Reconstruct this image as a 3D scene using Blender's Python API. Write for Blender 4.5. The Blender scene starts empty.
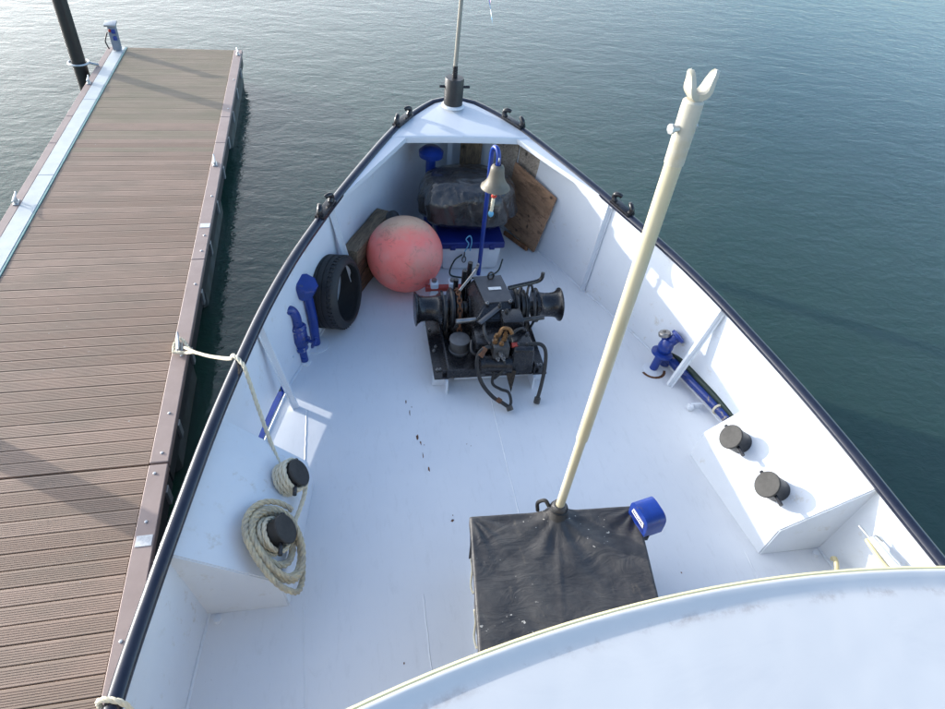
import bpy, bmesh, math, random
import numpy as np
from mathutils import Vector, Matrix, Quaternion, noise as mnoise
random.seed(7)
R_ = math.radians
scene = bpy.context.scene
col = scene.collection

# ------------------------------------------------------------------ camera
cam_d = bpy.data.cameras.new("camera")
cam = bpy.data.objects.new("camera", cam_d)
col.objects.link(cam)
pitch, roll = 42.45, 6.73
CAM_LOC = Vector((-1.08, 0.0, 3.8))
nx, ny = -0.118, 1.0
nl = math.hypot(nx, ny); nx /= nl; ny /= nl
FPX = 645.0
tp = math.tan(R_(pitch))
down = np.array([nx * FPX / tp, ny * FPX / tp, FPX]); down /= np.linalg.norm(down)
up = -down
vp = np.array([330 - 472.5, -260 + 0.118 * 28 - 354.5, FPX])
fw = vp - up * vp.dot(up); fw /= np.linalg.norm(fw)
rt = np.cross(fw, up)
RM = np.array([rt, fw, up])
M = Matrix(((RM[0, 0], -RM[0, 1], -RM[0, 2]),
            (RM[1, 0], -RM[1, 1], -RM[1, 2]),
            (RM[2, 0], -RM[2, 1], -RM[2, 2]))).to_4x4()
cam.matrix_world = Matrix.Translation(CAM_LOC) @ M
cam_d.sensor_width = 36.0
cam_d.lens = 36.0 * FPX / 945.0
cam_d.clip_start = 0.05
cam_d.clip_end = 3000
scene.camera = cam

# ------------------------------------------------------------------ light
SUN_AZ = 122.5      # the way the light travels, degrees from +Y towards +X
SUN_EL = 12.3
world = bpy.data.worlds.new("World")
scene.world = world
world.use_nodes = True
wn = world.node_tree.nodes; wl = world.node_tree.links
wn.clear()
sky = wn.new("ShaderNodeTexSky")
sky.sky_type = 'NISHITA'
sky.sun_disc = False
sky.sun_elevation = R_(SUN_EL)
sky.sun_rotation = R_(SUN_AZ + 180.0)
sky.air_density = 1.0
sky.dust_density = 1.0
sky.ozone_density = 3.0
bg = wn.new("ShaderNodeBackground")
bg.inputs[1].default_value = 0.15
wo = wn.new("ShaderNodeOutputWorld")
# pale haze towards the horizon, blue overhead
w_tc = wn.new("ShaderNodeTexCoord"); w_sx = wn.new("ShaderNodeSeparateXYZ"); wl.new(w_tc.outputs['Generated'], w_sx.inputs[0])
w_r = wn.new("ShaderNodeValToRGB"); wl.new(w_sx.outputs[2], w_r.inputs[0])
w_r.color_ramp.elements[0].position = 0.38; w_r.color_ramp.elements[0].color = (0.9, 0.9, 0.9, 1)
w_r.color_ramp.elements[1].position = 1.0; w_r.color_ramp.elements[1].color = (0.0, 0.0, 0.0, 1)
w_bw = wn.new("ShaderNodeRGBToBW"); wl.new(sky.outputs[0], w_bw.inputs[0])
w_hz = wn.new("ShaderNodeVectorMath"); w_hz.operation = 'SCALE'; w_hz.inputs[0].default_value = (1.0, 1.0, 1.0)
w_ad = wn.new('ShaderNodeMath'); w_ad.operation = 'MULTIPLY_ADD'; w_ad.inputs[1].default_value = 1.6; w_ad.inputs[2].default_value = 3.6
wl.new(w_bw.outputs[0], w_ad.inputs[0]); wl.new(w_ad.outputs[0], w_hz.inputs['Scale'])
w_mx = wn.new("ShaderNodeMix"); w_mx.data_type = 'RGBA'
# the haze gathers on the sun's side of the sky
w_dot = wn.new("ShaderNodeVectorMath"); w_dot.operation = 'DOT_PRODUCT'; wl.new(w_tc.outputs['Generated'], w_dot.inputs[0])
w_dot.inputs[1].default_value = (-math.sin(R_(SUN_AZ)), -math.cos(R_(SUN_AZ)), 0.15)
w_r2 = wn.new("ShaderNodeValToRGB"); wl.new(w_dot.outputs['Value'], w_r2.inputs[0])
w_r2.color_ramp.elements[0].position = 0.0; w_r2.color_ramp.elements[0].color = (0.07, 0.07, 0.07, 1)
w_r2.color_ramp.elements[1].position = 0.90; w_r2.color_ramp.elements[1].color = (1, 1, 1, 1)
w_mu = wn.new("ShaderNodeMath"); w_mu.operation = 'MULTIPLY'; wl.new(w_r.outputs[0], w_mu.inputs[0]); wl.new(w_r2.outputs[0], w_mu.inputs[1])
wl.new(w_mu.outputs[0], w_mx.inputs[0]); wl.new(sky.outputs[0], w_mx.inputs[6]); wl.new(w_hz.outputs[0], w_mx.inputs[7])
wl.new(w_mx.outputs[2], bg.inputs[0]); wl.new(bg.outputs[0], wo.inputs[0])
sun_d = bpy.data.lights.new("sun", 'SUN')
sun_d.energy = 2.2
sun_d.angle = R_(0.6)
sun_d.color = (1.0, 0.95, 0.87)
sun = bpy.data.objects.new("sun", sun_d)
col.objects.link(sun)
el, az = R_(SUN_EL), R_(SUN_AZ)
ldir = Vector((math.sin(az) * math.cos(el), math.cos(az) * math.cos(el), -math.sin(el)))
sun.rotation_euler = ldir.to_track_quat('-Z', 'Y').to_euler()
sun.location = (-8, 8, 10)
vs = scene.view_settings
vs.view_transform = 'Standard'; vs.look = 'None'; vs.gamma = 1.0
vs.exposure = 1.50
vs.use_curve_mapping = False

# ------------------------------------------------------------------ materials
def nd(nt, t, **kw):
    n = nt.nodes.new(t)
    for k, v in kw.items():
        setattr(n, k, v)
    return n

def ramp(nt, src, p0, p1, c0=(0, 0, 0, 1), c1=(1, 1, 1, 1)):
    r = nt.nodes.new("ShaderNodeValToRGB")
    r.color_ramp.elements[0].position = p0; r.color_ramp.elements[1].position = p1
    r.color_ramp.elements[0].color = c0; r.color_ramp.elements[1].color = c1
    nt.links.new(src, r.inputs[0])
    return r.outputs[0]

def mixc(nt, fac, a, b, mode='MIX'):
    m = nt.nodes.new("ShaderNodeMix"); m.data_type = 'RGBA'; m.blend_type = mode
    if isinstance(fac, (int, float)): m.inputs[0].default_value = fac
    else: nt.links.new(fac, m.inputs[0])
    for s, v in ((6, a), (7, b)):
        if isinstance(v, (tuple, list)): m.inputs[s].default_value = (*v[:3], 1)
        else: nt.links.new(v, m.inputs[s])
    return m.outputs[2]

def noise_tex(nt, vec, scale, detail=4, rough=0.6, dist=0.0):
    n = nt.nodes.new("ShaderNodeTexNoise")
    n.inputs['Scale'].default_value = scale; n.inputs['Detail'].default_value = detail
    n.inputs['Roughness'].default_value = rough; n.inputs['Distortion'].default_value = dist
    if vec is not None: nt.links.new(vec, n.inputs['Vector'])
    return n.outputs[0]

def mapping(nt, vec, scale=(1, 1, 1), rot=(0, 0, 0), loc=(0, 0, 0)):
    m = nt.nodes.new("ShaderNodeMapping")
    m.inputs['Scale'].default_value = scale; m.inputs['Rotation'].default_value = rot
    m.inputs['Location'].default_value = loc
    nt.links.new(vec, m.inputs[0])
    return m.outputs[0]

def base_mat(name):
    m = bpy.data.materials.new(name); m.use_nodes = True
    nt = m.node_tree
    b = nt.nodes['Principled BSDF']
    tc = nt.nodes.new("ShaderNodeTexCoord")
    return m, nt, b, tc.outputs['Object']

def add_bump(nt, b, h, strength, dist=0.01, prev=None):
    bp = nt.nodes.new("ShaderNodeBump")
    bp.inputs['Strength'].default_value = strength; bp.inputs['Distance'].default_value = dist
    nt.links.new(h, bp.inputs['Height'])
    if prev: nt.links.new(prev, bp.inputs['Normal'])
    nt.links.new(bp.outputs[0], b.inputs['Normal'])
    return bp.outputs[0]

def mat(name, c, c2=None, scale=6, rough=0.5, metal=0.0, bump=0.0, bscale=40, stretch=(1, 1, 1),
        lo=0.35, hi=0.7, coat=0.0, rvar=0.1, detail=5, dirt=None, dirt_scale=14, dirt_lo=0.66, dirt_hi=0.74, bdist=0.005):
    m, nt, b, oc = base_mat(name)
    v = mapping(nt, oc, stretch)
    n = noise_tex(nt, v, scale, detail, 0.62)
    c2 = c2 or tuple(x * 0.82 for x in c)
    cc = mixc(nt, ramp(nt, n, lo, hi), c, c2)
    if dirt:
        n2 = noise_tex(nt, v, dirt_scale, 8, 0.7)
        n3 = noise_tex(nt, v, dirt_scale * 0.18, 3, 0.5)
        mul = nd(nt, "ShaderNodeMath", operation='MULTIPLY')
        nt.links.new(ramp(nt, n2, dirt_lo, dirt_hi), mul.inputs[0]); nt.links.new(ramp(nt, n3, 0.42, 0.6), mul.inputs[1])
        cc = mixc(nt, mul.outputs[0], cc, dirt)
    nt.links.new(cc, b.inputs['Base Color'])
    rr = nd(nt, "ShaderNodeMapRange")
    rr.inputs[3].default_value = max(0.02, rough - rvar); rr.inputs[4].default_value = min(1, rough + rvar)
    nt.links.new(noise_tex(nt, v, scale * 2.3, 4), rr.inputs[0])
    nt.links.new(rr.outputs[0], b.inputs['Roughness'])
    b.inputs['Metallic'].default_value = metal
    b.inputs['Coat Weight'].default_value = coat
    if bump:
        add_bump(nt, b, noise_tex(nt, v, bscale, 5), bump, bdist)
    return m

MT = {}
# paint on the boat
MT['white'] = mat('white_paint', (0.70, 0.745, 0.80), (0.65, 0.69, 0.745), 1.6, 0.38, bump=0.22, bscale=5, bdist=0.015, dirt=(0.46, 0.42, 0.34), dirt_scale=10, dirt_lo=0.58, dirt_hi=0.76)
MT['plate'] = mat('foredeck_paint', (0.66, 0.69, 0.73), (0.63, 0.66, 0.70), 2.0, 0.33, bump=0.05, bscale=14, dirt=(0.6, 0.6, 0.58), dirt_scale=12)
def deck_mat():
    m, nt, b, oc = base_mat('deck_paint')
    n = noise_tex(nt, oc, 1.3, 5)
    c = mixc(nt, ramp(nt, n, 0.3, 0.72), (0.755, 0.775, 0.80), (0.695, 0.72, 0.755))
    # scuffs drawn out along the walkway
    s = noise_tex(nt, mapping(nt, oc, (7, 1.6, 1)), 3.0, 7, 0.7)
    c = mixc(nt, ramp(nt, s, 0.54, 0.80, (0, 0, 0, 1), (0.34, 0.34, 0.34, 1)), c, (0.50, 0.515, 0.53))
    s5 = noise_tex(nt, mapping(nt, oc, (2.2, 1, 1), (0, 0, 0.35)), 2.6, 9, 0.78, 0.8)
    c = mixc(nt, ramp(nt, s5, 0.60, 0.76, (0, 0, 0, 1), (0.32, 0.32, 0.32, 1)), c, (0.46, 0.45, 0.42))
    s2 = noise_tex(nt, oc, 60, 3, 0.6)
    s3 = noise_tex(nt, oc, 2.2, 3, 0.6)
    mul = nd(nt, "ShaderNodeMath", operation='MULTIPLY')
    nt.links.new(ramp(nt, s2, 0.735, 0.765), mul.inputs[0]); nt.links.new(ramp(nt, s3, 0.45, 0.62), mul.inputs[1])
    c = mixc(nt, mul.outputs[0], c, (0.19, 0.16, 0.14))
    s4 = noise_tex(nt, mapping(nt, oc, (1, 1, 1), (0, 0, 0), (7, 3, 0)), 38, 3, 0.6)
    c = mixc(nt, ramp(nt, s4, 0.70, 0.74), c, (0.75, 0.76, 0.77))
    nt.links.new(c, b.inputs['Base Color'])
    rr = nd(nt, "ShaderNodeMapRange"); rr.inputs[3].default_value = 0.36; rr.inputs[4].default_value = 0.62
    nt.links.new(noise_tex(nt, oc, 3, 4), rr.inputs[0]); nt.links.new(rr.outputs[0], b.inputs['Roughness'])
    p = add_bump(nt, b, noise_tex(nt, oc, 2.2, 3), 0.25, 0.02)
    add_bump(nt, b, noise_tex(nt, oc, 150, 3), 0.1, 0.002, p)
    return m
MT['deck'] = deck_mat()
MT['cream_wall'] = mat('wheelhouse_wall_paint', (0.36, 0.31, 0.24), (0.32, 0.28, 0.21), 2, 0.45)
MT['navy'] = mat('navy_hull_paint', (0.010, 0.013, 0.034), (0.016, 0.019, 0.04), 3, 0.22, bump=0.05, bscale=20)
MT['rail'] = mat('navy_rail_paint', (0.012, 0.015, 0.030), (0.022, 0.025, 0.04), 5, 0.20, bump=0.10, bscale=22, coat=0.3, dirt=(0.16, 0.15, 0.14), dirt_scale=30)
MT['blue'] = mat('blue_paint', (0.010, 0.042, 0.27), (0.008, 0.030, 0.19), 8, 0.32, bump=0.2, bscale=30, coat=0.2, dirt=(0.10, 0.09, 0.10), dirt_scale=20, dirt_lo=0.58, dirt_hi=0.66)
MT['bluechip'] = mat('peeling_blue_paint', (0.011, 0.042, 0.26), (0.008, 0.028, 0.16), 8, 0.3, bump=0.35, bscale=26, coat=0.2, dirt=(0.26, 0.22, 0.19), dirt_scale=16, dirt_lo=0.565, dirt_hi=0.60)
MT['bluelid'] = mat('blue_plastic', (0.008, 0.02, 0.17), (0.007, 0.016, 0.13), 6, 0.35)
MT['black'] = mat('black_gloss_paint', (0.012, 0.012, 0.014), (0.022, 0.022, 0.025), 12, 0.26, bump=0.2, bscale=45, dirt=(0.06, 0.032, 0.02), dirt_scale=22, dirt_lo=0.66, dirt_hi=0.74)
MT['blackmatt'] = mat('black_matt_paint', (0.015, 0.015, 0.017), (0.024, 0.024, 0.026), 12, 0.42, bump=0.2, bscale=45)
MT['capgrey'] = mat('worn_bollard_cap', (0.022, 0.022, 0.022), (0.042, 0.041, 0.040), 11, 0.68, bump=0.25, bscale=32, lo=0.4, hi=0.62)
MT['potgrey'] = mat('grey_chain_pipe', (0.15, 0.155, 0.16), (0.10, 0.10, 0.105), 14, 0.38, bump=0.1)
MT['covergrey'] = mat('grey_cover_paint', (0.065, 0.066, 0.072), (0.085, 0.086, 0.092), 22, 0.36, bump=0.1)
MT['steel'] = mat('bare_steel', (0.36, 0.35, 0.34), (0.22, 0.21, 0.20), 20, 0.38, metal=0.85, bump=0.15, bscale=60)
MT['galv'] = mat('galvanised_steel', (0.52, 0.54, 0.55), (0.40, 0.42, 0.43), 18, 0.42, metal=0.7, bump=0.1, bscale=60)
MT['darksteel'] = mat('dark_greasy_steel', (0.10, 0.10, 0.10), (0.045, 0.04, 0.035), 18, 0.4, metal=0.5, bump=0.2, bscale=60)
MT['rust'] = mat('rusty_iron', (0.18, 0.075, 0.03), (0.07, 0.03, 0.018), 30, 0.75, bump=0.5, bscale=90)
MT['brass'] = mat('worn_brass', (0.30, 0.16, 0.06), (0.12, 0.06, 0.03), 34, 0.45, metal=0.5, bump=0.2, bscale=60)
MT['red'] = mat('red_paint', (0.42, 0.05, 0.035), (0.3, 0.04, 0.03), 20, 0.45)
MT['rubber'] = mat('black_rubber', (0.014, 0.014, 0.015), (0.024, 0.023, 0.023), 14, 0.5, bump=0.2, bscale=60)
MT['tyre'] = mat('tyre_rubber', (0.016, 0.016, 0.017), (0.030, 0.029, 0.028), 8, 0.60, bump=0.2, bscale=50)
MT['hosegreen'] = mat('dark_green_hose', (0.012, 0.032, 0.024), (0.02, 0.035, 0.028), 20, 0.5)
MT['whiteplastic'] = mat('white_plastic', (0.72, 0.74, 0.76), (0.62, 0.65, 0.68), 5, 0.4, bump=0.05)
MT['label'] = mat('white_label', (0.75, 0.75, 0.74), (0.55, 0.55, 0.54), 60, 0.4)
MT['bell'] = mat('weathered_bronze', (0.165, 0.148, 0.115), (0.115, 0.104, 0.082), 9, 0.5, bump=0.15, bscale=50, metal=0.15)
MT['rope'] = mat('cream_rope', (0.74, 0.68, 0.53), (0.64, 0.57, 0.42), 30, 0.85, bump=0.6, bscale=160)
MT['ropeold'] = mat('weathered_rope', (0.60, 0.52, 0.35), (0.36, 0.33, 0.27), 22, 0.9, bump=0.6, bscale=160)
MT['yellow'] = mat('faded_yellow_paint', (0.56, 0.49, 0.28), (0.50, 0.43, 0.24), 10, 0.5)
MT['cream'] = mat('cream_plastic', (0.70, 0.66, 0.52), (0.62, 0.56, 0.40), 10, 0.5)
MT['rimyellow'] = mat('roof_edge_paint', (0.78, 0.70, 0.40), (0.74, 0.65, 0.36), 6, 0.4)
MT['string'] = mat('light_blue_string', (0.16, 0.42, 0.62), (0.12, 0.35, 0.55), 20, 0.8)
MT['redknot'] = mat('red_cord', (0.55, 0.06, 0.04), None, 20, 0.8)
MT['glass'] = mat('dark_window_glass', (0.01, 0.013, 0.015), None, 3, 0.05)
MT['polegrey'] = mat('weathered_white_pole', (0.54, 0.50, 0.385), (0.47, 0.42, 0.27), 7, 0.42, bump=0.15, bscale=24, stretch=(1, 1, 0.25), lo=0.36, hi=0.66, dirt=(0.42, 0.36, 0.22), dirt_scale=18)
MT['forkwhite'] = mat('galvanised_fork', (0.47, 0.445, 0.37), (0.42, 0.37, 0.26), 14, 0.45, bump=0.2, bscale=40, lo=0.5, hi=0.72)
MT['staff'] = mat('weathered_staff', (0.33, 0.31, 0.26), (0.20, 0.19, 0.16), 12, 0.6, stretch=(1, 1, 0.2), bump=0.2)
MT['pile'] = mat('black_pile_coating', (0.012, 0.012, 0.013), (0.020, 0.019, 0.018), 3, 0.4, bump=0.1, bscale=12)
MT['float'] = mat('grey_float_plastic', (0.10, 0.12, 0.12), (0.045, 0.055, 0.04), 3, 0.55, bump=0.1, bscale=20)
MT['fascia'] = mat('dark_frame_steel', (0.03, 0.03, 0.032), (0.045, 0.045, 0.045), 5, 0.5)
MT['pedblue'] = mat('pedestal_grey', (0.22, 0.25, 0.30), (0.18, 0.21, 0.26), 8, 0.45)

def wood_mat(name, c, c2, knot, axis_scale, rough=0.75, bump=0.5, grey=None):
    m, nt, b, oc = base_mat(name)
    v = mapping(nt, oc, axis_scale)
    n = noise_tex(nt, v, 2.2, 8, 0.66, 0.9)
    n2 = noise_tex(nt, v, 9.0, 6, 0.7, 0.4)
    c_ = mixc(nt, ramp(nt, n, 0.38, 0.60), c, c2)
    c_ = mixc(nt, ramp(nt, n2, 0.50, 0.66), c_, knot)
    if grey:
        c_ = mixc(nt, ramp(nt, noise_tex(nt, oc, 4, 4), 0.45, 0.6), c_, grey)
    vo = nd(nt, "ShaderNodeTexVoronoi"); vo.inputs['Scale'].default_value = 5.5
    nt.links.new(noise_vec(nt, oc), vo.inputs['Vector'])
    c_ = mixc(nt, ramp(nt, vo.outputs['Distance'], 0.06, 0.16, (1, 1, 1, 1), (0, 0, 0, 1)), c_, tuple(x * 0.4 for x in knot))
    nt.links.new(c_, b.inputs['Base Color']); b.inputs['Roughness'].default_value = rough
    add_bump(nt, b, n2, bump, 0.006)
    return m
def noise_vec(nt, oc):
    n = nd(nt, "ShaderNodeTexNoise"); n.inputs['Scale'].default_value = 3.0
    nt.links.new(oc, n.inputs['Vector'])
    mx = nd(nt, "ShaderNodeVectorMath", operation='MULTIPLY_ADD')
    nt.links.new(n.outputs['Color'], mx.inputs[0]); mx.inputs[1].default_value = (0.15, 0.15, 0.15)
    nt.links.new(oc, mx.inputs[2])
    return mx.outputs[0]
MT['plywood'] = wood_mat('brown_plywood', (0.42, 0.25, 0.15), (0.25, 0.145, 0.085), (0.13, 0.075, 0.045), (1.0, 2.4, 2.4))
MT['greywood'] = wood_mat('grey_weathered_board', (0.42, 0.36, 0.30), (0.28, 0.24, 0.20), (0.14, 0.12, 0.10), (6, 6, 0.8))
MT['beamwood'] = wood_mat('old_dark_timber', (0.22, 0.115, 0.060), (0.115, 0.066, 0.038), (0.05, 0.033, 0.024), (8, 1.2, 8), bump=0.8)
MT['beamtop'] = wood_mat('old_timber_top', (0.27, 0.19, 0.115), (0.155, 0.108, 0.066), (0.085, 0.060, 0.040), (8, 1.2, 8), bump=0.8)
MT['batten'] = wood_mat('orange_batten', (0.30, 0.14, 0.06), (0.20, 0.09, 0.04), (0.12, 0.06, 0.03), (6, 1, 6))

def plank_mat(name, a, b_, c2):
    m, nt, b, oc = base_mat(name)
    oi = nd(nt, "ShaderNodeObjectInfo")
    c = mixc(nt, oi.outputs['Random'], a, b_)
    off = nd(nt, "ShaderNodeVectorMath", operation='ADD')
    mu = nd(nt, "ShaderNodeVectorMath", operation='SCALE'); mu.inputs['Scale'].default_value = 1.0
    nt.links.new(oi.outputs['Location'], mu.inputs[0])
    nt.links.new(oc, off.inputs[0]); nt.links.new(mu.outputs[0], off.inputs[1])
    n = noise_tex(nt, mapping(nt, off.outputs[0], (0.7, 1.5, 1)), 2.2, 6, 0.65)
    c = mixc(nt, ramp(nt, n, 0.42, 0.72), c, c2)
    sp = noise_tex(nt, off.outputs[0], 34, 2, 0.5)
    sp2 = noise_tex(nt, off.outputs[0], 1.7, 2, 0.5)
    mul = nd(nt, "ShaderNodeMath", operation='MULTIPLY')
    nt.links.new(ramp(nt, sp, 0.735, 0.765), mul.inputs[0]); nt.links.new(ramp(nt, sp2, 0.5, 0.58), mul.inputs[1])
    c = mixc(nt, mul.outputs[0], c, (0.6, 0.6, 0.57))
    nt.links.new(c, b.inputs['Base Color'])
    b.inputs['Roughness'].default_value = 0.68
    add_bump(nt, b, noise_tex(nt, mapping(nt, off.outputs[0], (3, 30, 1)), 4, 4), 0.3, 0.003)
    return m
MT['plank'] = plank_mat('composite_plank', (0.300, 0.206, 0.148), (0.392, 0.276, 0.206), (0.275, 0.205, 0.150))
MT['plankgreen'] = plank_mat('algae_plank', (0.300, 0.232, 0.165), (0.335, 0.258, 0.182), (0.255, 0.215, 0.140))
MT['edge'] = mat('composite_edge_board', (0.36, 0.275, 0.245), (0.30, 0.225, 0.20), 3, 0.6, bump=0.15, bscale=30, dirt=(0.46, 0.42, 0.39), dirt_scale=10)
MT['grate'] = mat('pale_duct_cover', (0.55, 0.58, 0.58), (0.46, 0.49, 0.49), 5, 0.5, bump=0.15, bscale=40, dirt=(0.3, 0.32, 0.26), dirt_scale=9)
MT['greenedge'] = mat('green_trim', (0.20, 0.36, 0.33), None, 5, 0.5)

def buoy_mat():
    m, nt, b, oc = base_mat('faded_pink_buoy')
    n = noise_tex(nt, oc, 3.2, 6, 0.65)
    c = mixc(nt, ramp(nt, n, 0.35, 0.7), (1.0, 0.20, 0.16), (0.96, 0.30, 0.25))
    # scraped dull patch on the shoulder that rubs against the hull
    sep = nd(nt, "ShaderNodeVectorMath", operation='DISTANCE'); sep.inputs[1].default_value = (-0.02, 0.14, 0.33)
    nt.links.new(oc, sep.inputs[0])
    ad = nd(nt, "ShaderNodeMath", operation='MULTIPLY_ADD'); ad.inputs[1].default_value = -0.35
    nt.links.new(n, ad.inputs[0]); nt.links.new(sep.outputs['Value'], ad.inputs[2])
    c = mixc(nt, ramp(nt, ad.outputs[0], 0.02, 0.20, (0.85, 0.85, 0.85, 1), (0, 0, 0, 1)), c, (0.58, 0.42, 0.27))
    n2 = noise_tex(nt, oc, 9, 8, 0.78, 0.9)
    c = mixc(nt, ramp(nt, n2, 0.54, 0.70, (0, 0, 0, 1), (0.75, 0.75, 0.75, 1)), c, (0.36, 0.12, 0.08))
    n5 = noise_tex(nt, oc, 2.1, 5, 0.6)
    c = mixc(nt, ramp(nt, n5, 0.52, 0.70, (0, 0, 0, 1), (0.5, 0.5, 0.5, 1)), c, (0.62, 0.40, 0.30))
    nt.links.new(c, b.inputs['Base Color'])
    b.inputs['Roughness'].default_value = 0.48
    add_bump(nt, b, n2, 0.15, 0.006)
    return m
MT['buoy'] = buoy_mat()

def tarp_mat():
    m, nt, b, oc = base_mat('black_vinyl_tarp')
    n = noise_tex(nt, oc, 3.5, 6, 0.65)
    c = mixc(nt, ramp(nt, n, 0.40, 0.72), (0.036, 0.035, 0.037), (0.100, 0.094, 0.088))
    n2 = noise_tex(nt, mapping(nt, oc, (3, 1, 1), (0, 0, 0.5)), 5, 7, 0.75)
    c = mixc(nt, ramp(nt, n2, 0.60, 0.74, (0, 0, 0, 1), (0.7, 0.7, 0.7, 1)), c, (0.14, 0.118, 0.09))
    sp = noise_tex(nt, oc, 42, 2, 0.5); sp2 = noise_tex(nt, oc, 3.1, 2, 0.5)
    mul = nd(nt, "ShaderNodeMath", operation='MULTIPLY')
    nt.links.new(ramp(nt, sp, 0.69, 0.72), mul.inputs[0]); nt.links.new(ramp(nt, sp2, 0.50, 0.58), mul.inputs[1])
    c = mixc(nt, mul.outputs[0], c, (0.55, 0.52, 0.46))
    nt.links.new(c, b.inputs['Base Color'])
    rr = nd(nt, "ShaderNodeMapRange"); rr.inputs[3].default_value = 0.38; rr.inputs[4].default_value = 0.62
    nt.links.new(n, rr.inputs[0]); nt.links.new(rr.outputs[0], b.inputs['Roughness'])
    p = add_bump(nt, b, noise_tex(nt, mapping(nt, oc, (1, 2.2, 1), (0, 0, 0.6)), 4.5, 4, 0.55, 1.5), 0.5, 0.02)
    add_bump(nt, b, noise_tex(nt, oc, 240, 2), 0.12, 0.002, p)
    return m
MT['tarp'] = tarp_mat()

def bag_mat():
    m, nt, b, oc = base_mat('black_plastic_sheet')
    n = noise_tex(nt, oc, 5, 5, 0.6)
    c = mixc(nt, ramp(nt, n, 0.4, 0.7), (0.018, 0.018, 0.020), (0.040, 0.040, 0.043))
    # settled dust on the flat crown of the wrap
    nt.links.new(c, b.inputs['Base Color'])
    b.inputs['Roughness'].default_value = 0.20
    b.inputs['Coat Weight'].default_value = 0.6; b.inputs['Coat Roughness'].default_value = 0.08
    p = add_bump(nt, b, noise_tex(nt, mapping(nt, oc, (1, 1, 0.5)), 9, 5, 0.6, 1.8), 0.9, 0.025)
    add_bump(nt, b, noise_tex(nt, oc, 30, 4, 0.6, 1.0), 0.35, 0.006, p)
    return m
MT['bag'] = bag_mat()

ROOF_C = (-0.05, -2.96, 2.4); ROOF_R = 3.6
def roof_mat():
    m, nt, b, oc = base_mat('roof_paint')
    n = noise_tex(nt, oc, 1.5, 5)
    c = mixc(nt, ramp(nt, n, 0.35, 0.7), (0.575, 0.58, 0.58), (0.535, 0.54, 0.545))
    # grime that has settled in the gutter behind the rim
    sx = nd(nt, "ShaderNodeSeparateXYZ"); nt.links.new(oc, sx.inputs[0])
    cb = nd(nt, "ShaderNodeCombineXYZ"); nt.links.new(sx.outputs[0], cb.inputs[0]); nt.links.new(sx.outputs[1], cb.inputs[1])
    ln = nd(nt, "ShaderNodeVectorMath", operation='LENGTH'); nt.links.new(cb.outputs[0], ln.inputs[0])
    d1 = nd(nt, "ShaderNodeMath", operation='SUBTRACT'); d1.inputs[1].default_value = ROOF_R - 0.053
    nt.links.new(ln.outputs['Value'], d1.inputs[0])
    ab = nd(nt, "ShaderNodeMath", operation='ABSOLUTE'); nt.links.new(d1.outputs[0], ab.inputs[0])
    band = ramp(nt, ab.outputs[0], 0.0, 0.018, (1, 1, 1, 1), (0, 0, 0, 1))
    g = ramp(nt, noise_tex(nt, oc, 4.5, 9, 0.8), 0.47, 0.60)
    mul = nd(nt, "ShaderNodeMath", operation='MULTIPLY'); nt.links.new(band, mul.inputs[0]); nt.links.new(g, mul.inputs[1])
    c = mixc(nt, mul.outputs[0], c, (0.36, 0.33, 0.32))
    g2 = ramp(nt, noise_tex(nt, oc, 11, 9, 0.8), 0.66, 0.78, (0, 0, 0, 1), (0.5, 0.5, 0.5, 1))
    c = mixc(nt, g2, c, (0.44, 0.44, 0.44))
    g3 = ramp(nt, noise_tex(nt, mapping(nt, oc, (1, 3, 1), (0, 0, 0.5)), 1.6, 7, 0.75, 0.6), 0.50, 0.72, (0, 0, 0, 1), (0.4, 0.4, 0.4, 1))
    c = mixc(nt, g3, c, (0.47, 0.48, 0.50))
    nt.links.new(c, b.inputs['Base Color']); b.inputs['Roughness'].default_value = 0.35
    add_bump(nt, b, noise_tex(nt, oc, 2.5, 3), 0.25, 0.02)
    return m
MT['roof'] = roof_mat()

def water_mat():
    m, nt, b, oc = base_mat('harbour_water')
    n = noise_tex(nt, oc, 0.12, 4)
    c = mixc(nt, ramp(nt, n, 0.35, 0.65), (0.028, 0.060, 0.050), (0.035, 0.070, 0.057))
    nt.links.new(c, b.inputs['Base Color'])
    b.inputs['Roughness'].default_value = 0.06
    b.inputs['IOR'].default_value = 1.36
    b.inputs['Subsurface Weight'].default_value = 1.0
    b.inputs['Subsurface Scale'].default_value = 0.55
    b.inputs['Subsurface Radius'].default_value = (0.6, 1.0, 0.9)
    v1 = mapping(nt, oc, (1.0, 1.7, 1), (0, 0, R_(-20)))
    v2 = mapping(nt, oc, (1.0, 1.5, 1), (0, 0, R_(25)))
    a = noise_tex(nt, v1, 1.1, 3, 0.5, 0.6)
    p = add_bump(nt, b, a, 0.26, 0.06)
    a2 = noise_tex(nt, v2, 5.0, 3, 0.55, 0.5)
    p = add_bump(nt, b, a2, 0.36, 0.020, p)
    a3 = noise_tex(nt, v1, 13.0, 2, 0.5, 0.4)
    add_bump(nt, b, a3, 0.32, 0.007, p)
    return m
MT['water'] = water_mat()

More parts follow.
